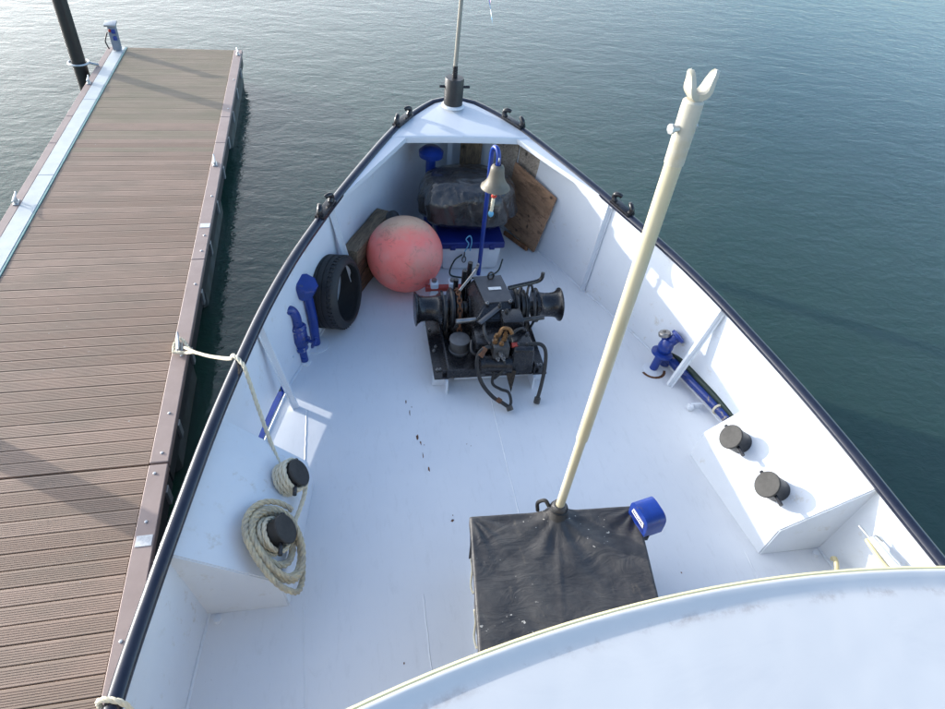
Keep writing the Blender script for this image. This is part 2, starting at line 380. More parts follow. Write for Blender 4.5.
def flag_mat():
    m, nt, b, oc = base_mat('striped_flag_cloth')
    sx = nd(nt, "ShaderNodeTexCoord")
    sp = nd(nt, "ShaderNodeSeparateXYZ"); nt.links.new(sx.outputs['UV'], sp.inputs[0])
    r = nd(nt, "ShaderNodeValToRGB"); r.color_ramp.interpolation = 'CONSTANT'
    els = r.color_ramp.elements
    els[0].position = 0.0; els[0].color = (0.10, 0.42, 0.75, 1)
    els[1].position = 0.34; els[1].color = (0.75, 0.40, 0.58, 1)
    for p_, c_ in ((0.55, (0.80, 0.80, 0.82, 1)), (0.8, (0.16, 0.45, 0.75, 1))):
        e = els.new(p_); e.color = c_
    nt.links.new(sp.outputs[1], r.inputs[0]); nt.links.new(r.outputs[0], b.inputs['Base Color'])
    b.inputs['Roughness'].default_value = 0.8
    return m
MT['flag'] = flag_mat()

# ------------------------------------------------------------------ mesh helpers
def V(*a): return Vector(a)

class MB:
    def __init__(self): self.bm = bmesh.new()
    def _xf(self, vs, loc, rot):
        mtx = Matrix.Translation(Vector(loc)) @ (rot.to_4x4() if rot is not None else Matrix.Identity(4))
        bmesh.ops.transform(self.bm, matrix=mtx, verts=vs)
    def box(self, size, loc, rot=None, bev=0.0, seg=1, taper=None):
        r = bmesh.ops.create_cube(self.bm, size=1.0); vs = r['verts']
        for v in vs:
            v.co.x *= size[0]; v.co.y *= size[1]; v.co.z *= size[2]
            if taper and v.co.z > 0: v.co.x *= taper[0]; v.co.y *= taper[1]
        if bev > 0:
            es = list({e for v in vs for e in v.link_edges})
            rr = bmesh.ops.bevel(self.bm, geom=es, offset=bev, segments=seg, affect='EDGES', profile=0.6)
            vs = list({v for f in rr['faces'] for v in f.verts} | {v for v in vs if v.is_valid})
        self._xf(vs, loc, rot); return self
    def tube(self, pts, r, n=10, cap=True, closed=False, flat=None):
        pts = [Vector(p) for p in pts]; N = len(pts)
        rs = r if isinstance(r, (list, tuple)) else [r] * N
        tang = []
        for i in range(N):
            if closed: t = pts[(i + 1) % N] - pts[i - 1]
            else: t = pts[min(i + 1, N - 1)] - pts[max(i - 1, 0)]
            tang.append(t.normalized())
        ref = Vector((0, 0, 1))
        if abs(tang[0].z) > 0.9: ref = Vector((1, 0, 0))
        nrm = (ref - tang[0] * ref.dot(tang[0])).normalized()
        rings = []
        for i in range(N):
            if i: 
                nrm = nrm - tang[i] * nrm.dot(tang[i])
                nrm.normalize()
            bi = tang[i].cross(nrm)
            ring = []
            for k in range(n):
                a = 2 * math.pi * k / n
                s = flat if flat else 1.0
                ring.append(self.bm.verts.new(pts[i] + nrm * math.cos(a) * rs[i] * s + bi * math.sin(a) * rs[i]))
            rings.append(ring)
        for i in range(N if closed else N - 1):
            A, B = rings[i], rings[(i + 1) % N]
            for k in range(n):
                self.bm.faces.new((A[k], A[(k + 1) % n], B[(k + 1) % n], B[k]))
        if cap and not closed:
            self.bm.faces.new(list(reversed(rings[0]))); self.bm.faces.new(rings[-1])
        return self
    def cyl(self, p0, p1, r0, r1=None, n=16): return self.tube([p0, p1], [r0, r1 if r1 is not None else r0], n)
    def lathe(self, prof, origin=(0, 0, 0), axis=(0, 0, 1), n=24, cap=True):
        ax = Vector(axis).normalized(); q = Vector((0, 0, 1)).rotation_difference(ax); o = Vector(origin)
        rings = []
        for (r, h) in prof:
            rings.append([self.bm.verts.new(o + q @ Vector((r * math.cos(2 * math.pi * k / n), r * math.sin(2 * math.pi * k / n), h))) for k in range(n)])
        for A, B in zip(rings[:-1], rings[1:]):
            for k in range(n): self.bm.faces.new((A[k], A[(k + 1) % n], B[(k + 1) % n], B[k]))
        if cap:
            self.bm.faces.new(list(reversed(rings[0]))); self.bm.faces.new(rings[-1])
        return self
    def poly_extrude(self, pts, vec):
        vec = Vector(vec)
        A = [self.bm.verts.new(Vector(p)) for p in pts]; B = [self.bm.verts.new(Vector(p) + vec) for p in pts]
        n = len(A)
        self.bm.faces.new(A); self.bm.faces.new(list(reversed(B)))
        for k in range(n): self.bm.faces.new((A[k], B[k], B[(k + 1) % n], A[(k + 1) % n]))
        return self
    def loft(self, loops, closed_loop=True, caps=True):
        rows = [[self.bm.verts.new(Vector(p)) for p in L] for L in loops]
        n = len(rows[0])
        for A, B in zip(rows[:-1], rows[1:]):
            for k in range(n if closed_loop else n - 1):
                self.bm.faces.new((A[k], A[(k + 1) % n], B[(k + 1) % n], B[k]))
        if caps and closed_loop:
            self.bm.faces.new(list(reversed(rows[0]))); self.bm.faces.new(rows[-1])
        return self
    def sphere(self, loc, r, sub=3, scale=(1, 1, 1), rot=None):
        q = bmesh.ops.create_icosphere(self.bm, subdivisions=sub, radius=r)
        for v in q['verts']: v.co = Vector((v.co.x * scale[0], v.co.y * scale[1], v.co.z * scale[2]))
        self._xf(q['verts'], loc, rot); return self
    def build(self, name, material, parent=None, origin=None, sharp=35, flat=False, kind=None, label=None):
        bm = self.bm
        bmesh.ops.recalc_face_normals(bm, faces=bm.faces[:])
        if origin is None and parent is not None:
            origin = parent.get('_o')
        if origin is not None:
            o = Vector(origin)
            for v in bm.verts: v.co -= o
        me = bpy.data.meshes.new(name); bm.to_mesh(me); bm.free()
        if not flat:
            me.polygons.foreach_set('use_smooth', [True] * len(me.polygons))
            me.set_sharp_from_angle(angle=R_(sharp))
        for m_ in (material if isinstance(material, list) else [material]): me.materials.append(m_)
        ob = bpy.data.objects.new(name, me); col.objects.link(ob)
        if parent is not None:
            ob.parent = parent
            if origin is not None and parent.get('_o') is not None: ob['_o'] = list(origin)
        elif origin is not None: ob.location = origin
        if kind: ob['kind'] = kind
        if label: ob['label'] = label
        return ob

def thing(name, label, cat, loc=(0, 0, 0), group=None, rot=None):
    o = bpy.data.objects.new(name, None); col.objects.link(o)
    o.empty_display_size = 0.2
    o.location = loc
    if rot is not None: o.rotation_mode = 'QUATERNION'; o.rotation_quaternion = rot.to_quaternion() if isinstance(rot, Matrix) else rot
    else: o['_o'] = list(loc)           # parts are drawn in world metres and moved to the base
    o['label'] = label; o['category'] = cat
    if group: o['group'] = group
    return o
def tag(o, label, cat, group=None):
    o['label'] = label; o['category'] = cat
    if group: o['group'] = group
    return o
def instance(src, name, parent, loc=(0, 0, 0), rotz=0.0):
    c = src.copy(); c.name = name; col.objects.link(c); c.parent = parent
    c.location = loc; c.rotation_euler = (0, 0, rotz); return c
def copy_tree(o, parent=None):
    c = o.copy(); col.objects.link(c); c.parent = parent
    for ch in list(o.children): copy_tree(ch, c)
    return c

def smooth_path(pts, n=8):
    pts = [Vector(p) for p in pts]; out = []
    P = [pts[0] * 2 - pts[1]] + pts + [pts[-1] * 2 - pts[-2]]
    for i in range(1, len(P) - 2):
        a, b, c, d = P[i - 1:i + 3]
        for k in range(n):
            t = k / n
            out.append(0.5 * ((2 * b) + (c - a) * t + (2 * a - 5 * b + 4 * c - d) * t * t + (3 * b - a - 3 * c + d) * t ** 3))
    out.append(pts[-1]); return out
def resample(pts, step):
    out = [pts[0]]; acc = 0.0
    for a, b in zip(pts[:-1], pts[1:]):
        L = (b - a).length
        while L > 1e-9 and acc + L >= step:
            t = (step - acc) / L; a = a + (b - a) * t; out.append(a); L = (b - a).length; acc = 0.0
        acc += L
    if (out[-1] - pts[-1]).length > step * 0.3: out.append(pts[-1])
    return out
def rope(mb, pts, r=0.016, pitch=0.11, step=0.013):
    pts = resample([Vector(p) for p in pts], step); N = len(pts)
    tang = [(pts[min(i + 1, N - 1)] - pts[max(i - 1, 0)]).normalized() for i in range(N)]
    ref = Vector((0, 0, 1)) if abs(tang[0].z) < 0.9 else Vector((1, 0, 0))
    nrm = (ref - tang[0] * ref.dot(tang[0])).normalized(); fr = []
    for i in range(N):
        nrm = nrm - tang[i] * nrm.dot(tang[i]); nrm.normalize(); fr.append((nrm.copy(), tang[i].cross(nrm)))
    for s in range(3):
        sp = []
        for i in range(N):
            a = 2 * math.pi * (i * step / pitch + s / 3)
            sp.append(pts[i] + fr[i][0] * math.cos(a) * r * 0.5 + fr[i][1] * math.sin(a) * r * 0.5)
        mb.tube(sp, r * 0.58, 6)
    return mb

def interp(Y, T, k):
    if Y <= T[0][0]: return T[0][k]
    for i in range(len(T) - 1):
        if Y <= T[i + 1][0]:
            p0 = T[max(i - 1, 0)]; p1 = T[i]; p2 = T[i + 1]; p3 = T[min(i + 2, len(T) - 1)]
            h = p2[0] - p1[0]; t = (Y - p1[0]) / h
            m1 = (p2[k] - p0[k]) / max(1e-6, p2[0] - p0[0]) * h; m2 = (p3[k] - p1[k]) / max(1e-6, p3[0] - p1[0]) * h
            return (2 * t ** 3 - 3 * t ** 2 + 1) * p1[k] + (t ** 3 - 2 * t ** 2 + t) * m1 + (-2 * t ** 3 + 3 * t ** 2) * p2[k] + (t ** 3 - t ** 2) * m2
    return T[-1][k]
# boat lines in metres: station, rail height, half breadth at the rail / half breadth of the deck
RT = [(-3, .6, 2.35), (0, .6, 2.33), (1.24, .635, 2.24), (1.7, .67, 2.175), (2.2, .735, 2.08), (2.7, .78, 1.985), (3.2, .825, 1.87), (3.7, .87, 1.74),
      (4.2, .915, 1.575), (4.66, .96, 1.385), (5.0, 1.005, 1.225), (5.6, 1.09, .908), (6.0, 1.15, .675), (6.25, 1.18, .495), (6.48, 1.21, .28), (6.6, 1.23, .11), (6.63, 1.235, 0)]
DT = [(-3, 2.15), (0, 2.12), (1.24, 2.08), (1.92, 2.02), (2.76, 1.9), (3.26, 1.80), (3.66, 1.69), (3.99, 1.56), (4.5, 1.36), (4.91, 1.18),
      (5.4, .99), (5.67, .85), (6.0, .64), (6.3, .39), (6.48, .17), (6.55, 0)]
def zr(Y): return interp(Y, RT, 1)
def hbr(Y): return max(0.0, interp(Y, RT, 2))
def hbd(Y): return max(0.0, interp(Y, DT, 1))
def hb(Y, z): return hbd(Y) + (hbr(Y) - hbd(Y)) * z / zr(Y)
STEM_R, STEM_D = 6.63, 6.55
def ys_list():
    a = [-3, -1.5, 0, .6, 1.24, 1.5, 1.7, 1.92, 2.2, 2.45, 2.8, 3.0, 3.08, 3.3, 3.5, 3.70, 3.9]
    y = 4.05
    while y < 6.3: a.append(round(y, 3)); y += 0.15
    a += [6.3, 6.38, 6.45, 6.51, 6.56]
    return a
YS = ys_list()
WATER_Z = -1.0

# ------------------------------------------------------------------ water
mb = MB()
mb.box((900, 900, 0.2), (0, 120, WATER_Z - 0.1))
water = mb.build('water', MT['water']); water['kind'] = 'structure'

# ------------------------------------------------------------------ boat
boat = thing('boat', 'white decked workboat with navy cap rail moored beside the brown floating dock', 'boat', (0, 0, 0))

def rail_pt(Y, s, inset=0.0, dz=0.0):
    return Vector((s * max(0.0, hbr(Y) - inset), Y, zr(Y) + dz))
# deck sheet
mb = MB()
L = [(-hbd(y), y, 0) for y in YS if y < STEM_D] + [(0, STEM_D, 0)] + [(hbd(y), y, 0) for y in reversed(YS) if y < STEM_D]
mb.poly_extrude(L, (0, 0, -0.03))
mb.build('deck', MT['deck'], boat)
# bulwarks: white inside, navy outside; the port one has a freeing port
TS = [0.0, 0.012, 0.118, 0.3, 0.5, 0.7, 0.85, 1.0]
def bulwark(s, hole):
    mb = MB(); bm = mb.bm
    ys = [y for y in YS]
    def P(y, t, o):
        yy = y + (STEM_R - STEM_D) * 0.0
        z = zr(y) * t
        x = hbd(y) + (hbr(y) - hbd(y)) * t - 0.012 - 0.018 * t - o
        return Vector((s * max(0.0, x + 0.0), yy, z))
    inner = [[bm.verts.new(P(y, t, 0.0)) for t in TS] for y in ys]
    outer = [[bm.verts.new(P(y, t, -0.012 - 0.012 * (1 - t))) for t in TS] for y in ys]
    stem_i = [bm.verts.new((0, STEM_D + (STEM_R - STEM_D) * t - 0.012, zr(6.6) * t)) for t in TS]
    stem_o = [bm.verts.new((0, STEM_D + (STEM_R - STEM_D) * t + 0.03, zr(6.6) * t)) for t in TS]
    inner.append(stem_i); outer.append(stem_o)
    ys2 = ys + [STEM_D]
    nY = len(ys2); nT = len(TS)
    skip = lambda i, j: hole and hole[0] <= ys2[i] and ys2[min(i + 1, nY - 1)] <= hole[1] and j == 1
    for i in range(nY - 1):
        for j in range(nT - 1):
            if skip(i, j):
                continue
            f = bm.faces.new((inner[i][j], inner[i + 1][j], inner[i + 1][j + 1], inner[i][j + 1])); f.material_index = 0
            f = bm.faces.new((outer[i][j], outer[i][j + 1], outer[i + 1][j + 1], outer[i + 1][j])); f.material_index = 1
    # close the rims (top, bottom, aft end, hole)
    bnd = [e for e in bm.edges if len(e.link_faces) == 1]
    imap = {}
    for i in range(nY):
        for j in range(nT): imap[inner[i][j]] = outer[i][j]
    for e in bnd:
        a, b = e.verts
        if a in imap and b in imap:
            try:
                f = bm.faces.new((a, b, imap[b], imap[a])); f.material_index = 2 if (hole and max(a.co.z, b.co.z) < 0.2 and min(a.co.y, b.co.y) > 3.0 and max(a.co.y, b.co.y) < 3.8 and min(a.co.z, b.co.z) > 0.001) else 0
            except ValueError: pass
    return mb.build('bulwark', [MT['white'], MT['navy'], MT['blue']], boat, sharp=50)
bulwark(-1, (3.08, 3.70)); bulwark(1, None)
# hull below the deck
mb = MB(); loops = []
for dz, k, st in ((0.02, 1.0, 6.60), (-0.35, 0.985, 6.5), (-0.8, 0.95, 6.36), (-1.4, 0.86, 6.1)):
    L = []
    yy = [y for y in YS if y < 6.5]
    for y in yy: L.append((-(hbd(y) + 0.022) * k, y * st / 6.6 if y > 0 else y, dz))
    L.append((0, st, dz))
    for y in reversed(yy): L.append(((hbd(y) + 0.022) * k, y * st / 6.6 if y > 0 else y, dz))
    loops.append(L)
mb.loft([[Vector(p) - Vector((0, 0, 0.06)) for p in L] for L in loops])
mb.build('hull', MT['navy'], boat, sharp=50)
# blue painted sill of the freeing port
mb = MB()
L0 = [Vector((-(hbd(y) - 0.012), y, 0.006)) for y in (3.08, 3.3, 3.5, 3.70)]; L1 = [Vector((-(hbd(y) + 0.05), y, 0.006)) for y in (3.70, 3.5, 3.3, 3.08)]
mb.poly_extrude(L0 + L1, (0, 0, 0.006)); mb.build('freeing_port_sill', MT['blue'], boat)
# cap rail, one half-round bar per side meeting at the stem
for s in (-1, 1):
    pts = [rail_pt(y, s, 0.042, 0.0) for y in np.linspace(-3, 6.5, 110)] + [Vector((s * 0.045, 6.56, zr(6.58))), Vector((s * 0.002, 6.585, zr(6.6)))]
    mb = MB(); mb.tube(pts, 0.042, 12, flat=0.8)
    mb.build('cap_rail', MT['rail'], boat, sharp=60)
# bottom seam along the deck edge (weld fillet)
for s in (-1, 1):
    pts = [Vector((s * (hbd(y) - 0.016), y, 0.003)) for y in np.linspace(-1, 6.3, 80) if not (s < 0 and 3.0 < y < 3.8)]
    mb = MB(); mb.tube(pts, 0.011, 6); mb.build('weld_seam', MT['white'], boat)
# straight weld seams in the deck plating
for (a, b) in (((-0.03, 3.6), (-0.03, 0.8)), ((-0.75, 1.9), (-0.75, 0.6)), ((-1.49, 3.5), (-1.49, 2.82)), ((1.46, 1.95), (1.44, 0.7)), ((-1.47, 1.9), (-1.42, 0.7)), ((0.9, 5.4), (0.9, 4.6))):
    pts = [Vector((a[0] + (b[0] - a[0]) * t + 0.002 * math.sin(40 * t), a[1] + (b[1] - a[1]) * t, -0.0025)) for t in np.linspace(0, 1, 24)]
    mb = MB(); mb.tube(pts, 0.006, 6); mb.build('weld_seam', MT['deck'], boat)
# foredeck plate with a rolled lip
mb = MB()
def plate_z(y): return zr(y) + 0.012
yf = 5.87
yy = [y for y in np.linspace(yf, 6.52, 14)]
L = [(-(hbr(y) - 0.055), y, plate_z(y)) for y in yy] + [((hbr(y) - 0.055), y, plate_z(y)) for y in reversed(yy)]
bm = mb.bm
top = []
for y in yy:
    w = max(0.02, hbr(y) - 0.055)
    top.append([bm.verts.new((-w + 2 * w * k / 8, y, plate_z(y) + 0.012 * (1 - (2 * k / 8 - 1) ** 2))) for k in range(9)])
for A, B in zip(top[:-1], top[1:]):
    for k in range(8): bm.faces.new((A[k], A[k + 1], B[k + 1], B[k]))
# lip: a rounded turn-down along the aft edge
prev = top[0]
for dy, dz in ((-0.010, -0.003), (-0.016, -0.012), (-0.017, -0.065)):
    row = [bm.verts.new(v.co + Vector((0, dy, dz))) for v in top[0]]
    for k in range(8): bm.faces.new((prev[k], row[k], row[k + 1], prev[k + 1]))
    prev = row
mb.build('foredeck_plate', MT['plate'], boat, sharp=60)
# tapering side plates running aft from it
for s in (-1, 1):
    mb = MB(); bm = mb.bm; rows = []
    for y in np.linspace(4.86, yf, 16):
        t = (y - 4.86) / (yf - 4.86)
        wo = hbr(y) - 0.055; wi = min(wo - 0.012, 1.235 + (0.53 - 1.235) * t)
        z = plate_z(y) - 0.003
        rows.append([bm.verts.new((s * wo, y, z)), bm.verts.new((s * wi, y, z)), bm.verts.new((s * wi, y - 0.004, z - 0.045)), bm.verts.new((s * (wi + 0.01), y, z - 0.045))])
    for A, B in zip(rows[:-1], rows[1:]):
        for k in range(3): bm.faces.new((A[k], A[k + 1], B[k + 1], B[k]))
    mb.build('side_plate', MT['plate'], boat, sharp=40)
# stanchions: inclined flange on a web plate
def stanchion(Y, s, foot, topz):
    mb = MB()
    xt = s * (hb(Y, topz) - 0.03); xf = s * foot
    mb_f = Vector((xf, Y, 0.0)); mt = Vector((xt, Y, topz))
    d = (mt - mb_f); n = Vector((0, 1, 0)).cross(d.normalized()) * s
    w = 0.055; th = 0.014
    o = n * -1.0
    A = [mb_f, mt, mt + o * w * 0.8, mb_f + o * w + V(s * 0.02, 0, 0)]
    mb.poly_extrude([p + V(0, -th, 0) for p in A], (0, 2 * th, 0))
    # flange strip along its inner edge
    mb.poly_extrude([mb_f + V(0, -0.03, 0), mb_f + V(0, 0.03, 0), mt + V(0, 0.03, 0), mt + V(0, -0.03, 0)], n * 0.008)
    mb.build('stanchion', MT['white'], boat, flat=True)
stanchion(3.53, -1, 1.585, 0.84); stanchion(3.535, 1, 1.555, 0.84)
stanchion(4.86, -1, 1.06, 0.97); stanchion(4.90, 1, 1.165, 0.97)
mb = MB(); mb.box((0.05, 0.025, 1.15), (-0.02, 6.44, 0.575)); mb.build('stem_stiffener', MT['white'], boat)
# bollard plinths
PL = dict(y0=1.92, y1=2.80)
def plinth(s):
    def sec(y, t):
        di = 1.55 + (1.42 - 1.55) * t; sh = 1.575 + (1.445 - 1.575) * t; hz = 0.285 + (0.255 - 0.285) * t
        tz = 0.715 + (0.775 - 0.715) * t
        return [Vector((s * di, y, 0.001)), Vector((s * sh, y, hz)), Vector((s * (hb(y, tz) - 0.010), y, tz)), Vector((s * (hb(y, 0.0) - 0.004), y, 0.001))]
    mb = MB(); mb.loft([sec(PL['y0'], 0), sec(PL['y1'], 1)])
    bmesh.ops.bevel(mb.bm, geom=[e for e in mb.bm.edges if abs(e.verts[0].co.z - 0.27) < 0.05 or abs(e.verts[1].co.z - 0.27) < 0.05], offset=0.008, segments=2, affect='EDGES')
    mb.build('bollard_plinth', MT['white'], boat, sharp=30)
    a = Vector((1.575, 1.92, 0.285)); b = Vector((hb(1.92, .715) - .01, 1.92, .715)); c = Vector((1.445, 2.8, 0.255))
    n = (b - a).cross(c - a).normalized()
    if n.z < 0: n = -n
    return Vector((s * a.x, a.y, a.z)), Vector((s * n.x, n.y, n.z))
PN = {s: plinth(s) for s in (-1, 1)}
# limber corner drains
for s in (-1, 1):
    mb = MB(); mb.cyl((s * 1.95, 1.875, 0.0), (s * 1.95, 1.875, 0.028), 0.022, n=12); mb.build('drain_stub', MT['white'], boat)
# fairleads with two horns each
def fairlead(Y, s, dz=0.03):
    y0, y1 = Y - 0.085, Y + 0.085
    p0, p1 = rail_pt(y0, s, 0.045, dz), rail_pt(y1, s, 0.045, dz)
    ax = (p1 - p0).normalized(); out = Vector((s * ax.y, -s * ax.x, 0)).normalized(); upv = Vector((0, 0, 1))
    mb = MB()
    rot = Matrix((ax, out, ax.cross(out))).transposed()
    mb.box(((p1 - p0).length + 0.06, 0.085, 0.03), (p0 + p1) / 2, rot, 0.008, 2)
    for e, sg in ((p0, 1), (p1, -1)):
        a = ax * sg
        pts = smooth_path([e - a * 0.005 + upv * 0.005, e - a * 0.022 + upv * 0.035, e - a * 0.012 + upv * 0.064, e + a * 0.018 + upv * 0.074 + out * 0.012, e + a * 0.036 + upv * 0.066 + out * 0.028], 5)
        n = len(pts); mb.tube(pts, [0.027 - 0.009 * i / n for i in range(n)], 10)
    mb.build('fairlead', MT['black'], boat, sharp=50)
for s in (-1, 1):
    fairlead(6.12, s); fairlead(4.78, s)
# flaked paint showing rusty steel on the deck
def chip(x, y, r, seed, elong=1.0, m='rust'):
    rr = random.Random(seed); n = 9
    pts = []
    for k in range(n):
        a = 2 * math.pi * k / n; q = 0.72 * r * rr.uniform(0.4, 1.1)
        pts.append((x + math.cos(a) * q, y + math.sin(a) * q * elong, 0.0012))
    return pts
mb = MB()
for i, (x, y, r, e) in enumerate([(-.72, 3.52, .008, 5), (-.70, 3.40, .008, 6), (-.665, 3.15, .013, 4.5), (-.645, 3.09, .012, 3), (-.64, 2.98, .007, 7), (-.61, 2.84, .010, 3.6), (-.50, 2.40, .020, .9),
                                  (-.49, 2.44, .008, 1.6), (-.3, 3.05, .008, .8), (-.27, 3.03, .008, .8), (-.62, 3.07, .007, 1), (-.68, 3.46, .006, 2), (1.36, 1.56, .012, 1), (.95, 1.85, .01, 1.2), (-.9, 1.5, .01, 1)]):
    P_ = chip(x, y, r, i, e); mb.bm.faces.new([mb.bm.verts.new(p) for p in P_])
mb.build('paint_chip', MT['rust'], boat, kind='stuff')

# ------------------------------------------------------------------ wheelhouse in the foreground
wh = thing('wheelhouse', 'white wheelhouse roof with curved raised rim across the bottom of the photo', 'wheelhouse', (ROOF_C[0], ROOF_C[1], 0.0))
cx, cy, cz = ROOF_C
def arc(rad, z, n=60, a0=-40, a1=40):
    return [Vector((cx + rad * math.sin(R_(a)), cy + rad * math.cos(R_(a)), z)) for a in np.linspace(a0, a1, n)]
prof = [(0.0, -0.14), (0.0, -0.006), (0.002, 0.000), (0.006, 0.0025), (0.012, 0.002), (0.024, -0.003), (0.036, -0.008), (0.046, -0.0105), (0.054, -0.0110), (0.064, -0.0106), (0.12, -0.0108), (0.2, -0.013), (0.4, -0.017), (0.8, -0.028), (1.4, -0.05), (2.4, -0.09), (3.3, -0.12)]
mb = MB(); bm = mb.bm
rows = [[bm.verts.new(p) for p in arc(ROOF_R - d, cz + h)] for d, h in prof]
for A, B in zip(rows[:-1], rows[1:]):
    for k in range(len(A) - 1): bm.faces.new((A[k], A[k + 1], B[k + 1], B[k]))
mb.build('roof', MT['roof'], wh, origin=(cx, cy, 0.0), sharp=70)
mb = MB(); mb.tube(arc(ROOF_R + 0.002, cz - 0.006, 80), 0.007, 8); mb.build('rim_trim', MT['rimyellow'], wh)
mb = MB(); bm = mb.bm
A = [bm.verts.new(p) for p in arc(ROOF_R - 0.12, cz - 0.1, 40, -38, 38)]; B = [bm.verts.new(p) for p in arc(ROOF_R - 0.12, 0.0, 40, -38, 38)]
for k in range(39): bm.faces.new((A[k], A[k + 1], B[k + 1], B[k]))
for s_ in (-1, 1):
    e = (A[0] if s_ < 0 else A[-1]); f_ = (B[0] if s_ < 0 else B[-1])
    g1 = bm.verts.new((e.co.x, -3.0, e.co.z)); g2 = bm.verts.new((f_.co.x, -3.0, f_.co.z)); bm.faces.new((e, f_, g2, g1))
mb.build('front_wall', MT['cream_wall'], wh)
for a in (-20, -7, 7, 20):
    mb = MB(); ps0 = arc(ROOF_R - 0.112, 1.35, 8, a - 5, a + 5); ps1 = arc(ROOF_R - 0.112, 2.05, 8, a - 5, a + 5)
    r0 = [mb.bm.verts.new(p) for p in ps0]; r1 = [mb.bm.verts.new(p) for p in ps1]
    for k in range(7): mb.bm.faces.new((r0[k], r0[k + 1], r1[k + 1], r1[k]))
    w = mb.build('window', MT['glass'], wh)
    mb = MB(); mb.tube(ps0 + list(reversed(ps1)), 0.018, 6, closed=True); mb.build('window_frame', MT['rubber'], w, origin=(cx, cy, 0.0))

# ------------------------------------------------------------------ floating dock: two pontoons end to end
DOCK_ROT = R_(1.98); DOCK_O = Vector((-2.6, 3.475, -0.5)); PITCH = 0.1335; BW = 0.1245
def plank_mesh():
    mb = MB()
    w = BW / 2; pr_ = [(-w, -0.022), (-w, -0.003), (-w + 0.003, 0.0)]
    ng = 7; gw = (BW - 0.012) / ng
    for k in range(ng):
        x0 = -w + 0.006 + k * gw
        pr_ += [(x0 + gw * 0.62, 0.0), (x0 + gw * 0.70, -0.0028), (x0 + gw * 0.94, -0.0028), (x0 + gw, 0.0)] if k < ng - 1 else []
    pr_ += [(w - 0.003, 0.0), (w, -0.003), (w, -0.022)]
    mb.poly_extrude([(-1.955, y, z) for y, z in pr_], (1.955 - 0.148, 0, 0))
    bm = mb.bm; bmesh.ops.recalc_face_normals(bm, faces=bm.faces[:])
    me = bpy.data.meshes.new('plank'); bm.to_mesh(me); bm.free(); return me
PM = plank_mesh(); PM.materials.append(MT['plank'])
PMG = PM.copy(); PMG.materials[0] = MT['plankgreen']
def dock_box(name, m, parent, x0, x1, y0, y1, z0, z1, bev=0.003):
    mb = MB(); mb.box((x1 - x0, y1 - y0, z1 - z0), ((x0 + x1) / 2, (y0 + y1) / 2, (z0 + z1) / 2), None, bev)
    return mb.build(name, m, parent)
def cleat_mesh():
    mb = MB()
    mb.box((0.06, 0.13, 0.012), (0, 0, 0.006), None, 0.004)
    for y in (-0.035, 0.035): mb.cyl((0, y, 0.01), (0, y * 0.9, 0.06), 0.016, 0.014, 10)
    pts = [(0, -0.125, 0.082), (0, -0.09, 0.072), (0, -0.03, 0.068), (0, 0.03, 0.068), (0, 0.09, 0.072), (0, 0.125, 0.082)]
    mb.tube(smooth_path(pts, 3), [0.010, .011, .012, .013, .015, .016, .017, .017, .017, .016, .015, .014, .013, .012, .011, .010][:16], 8, flat=0.8)
    return mb
cleat_src = None
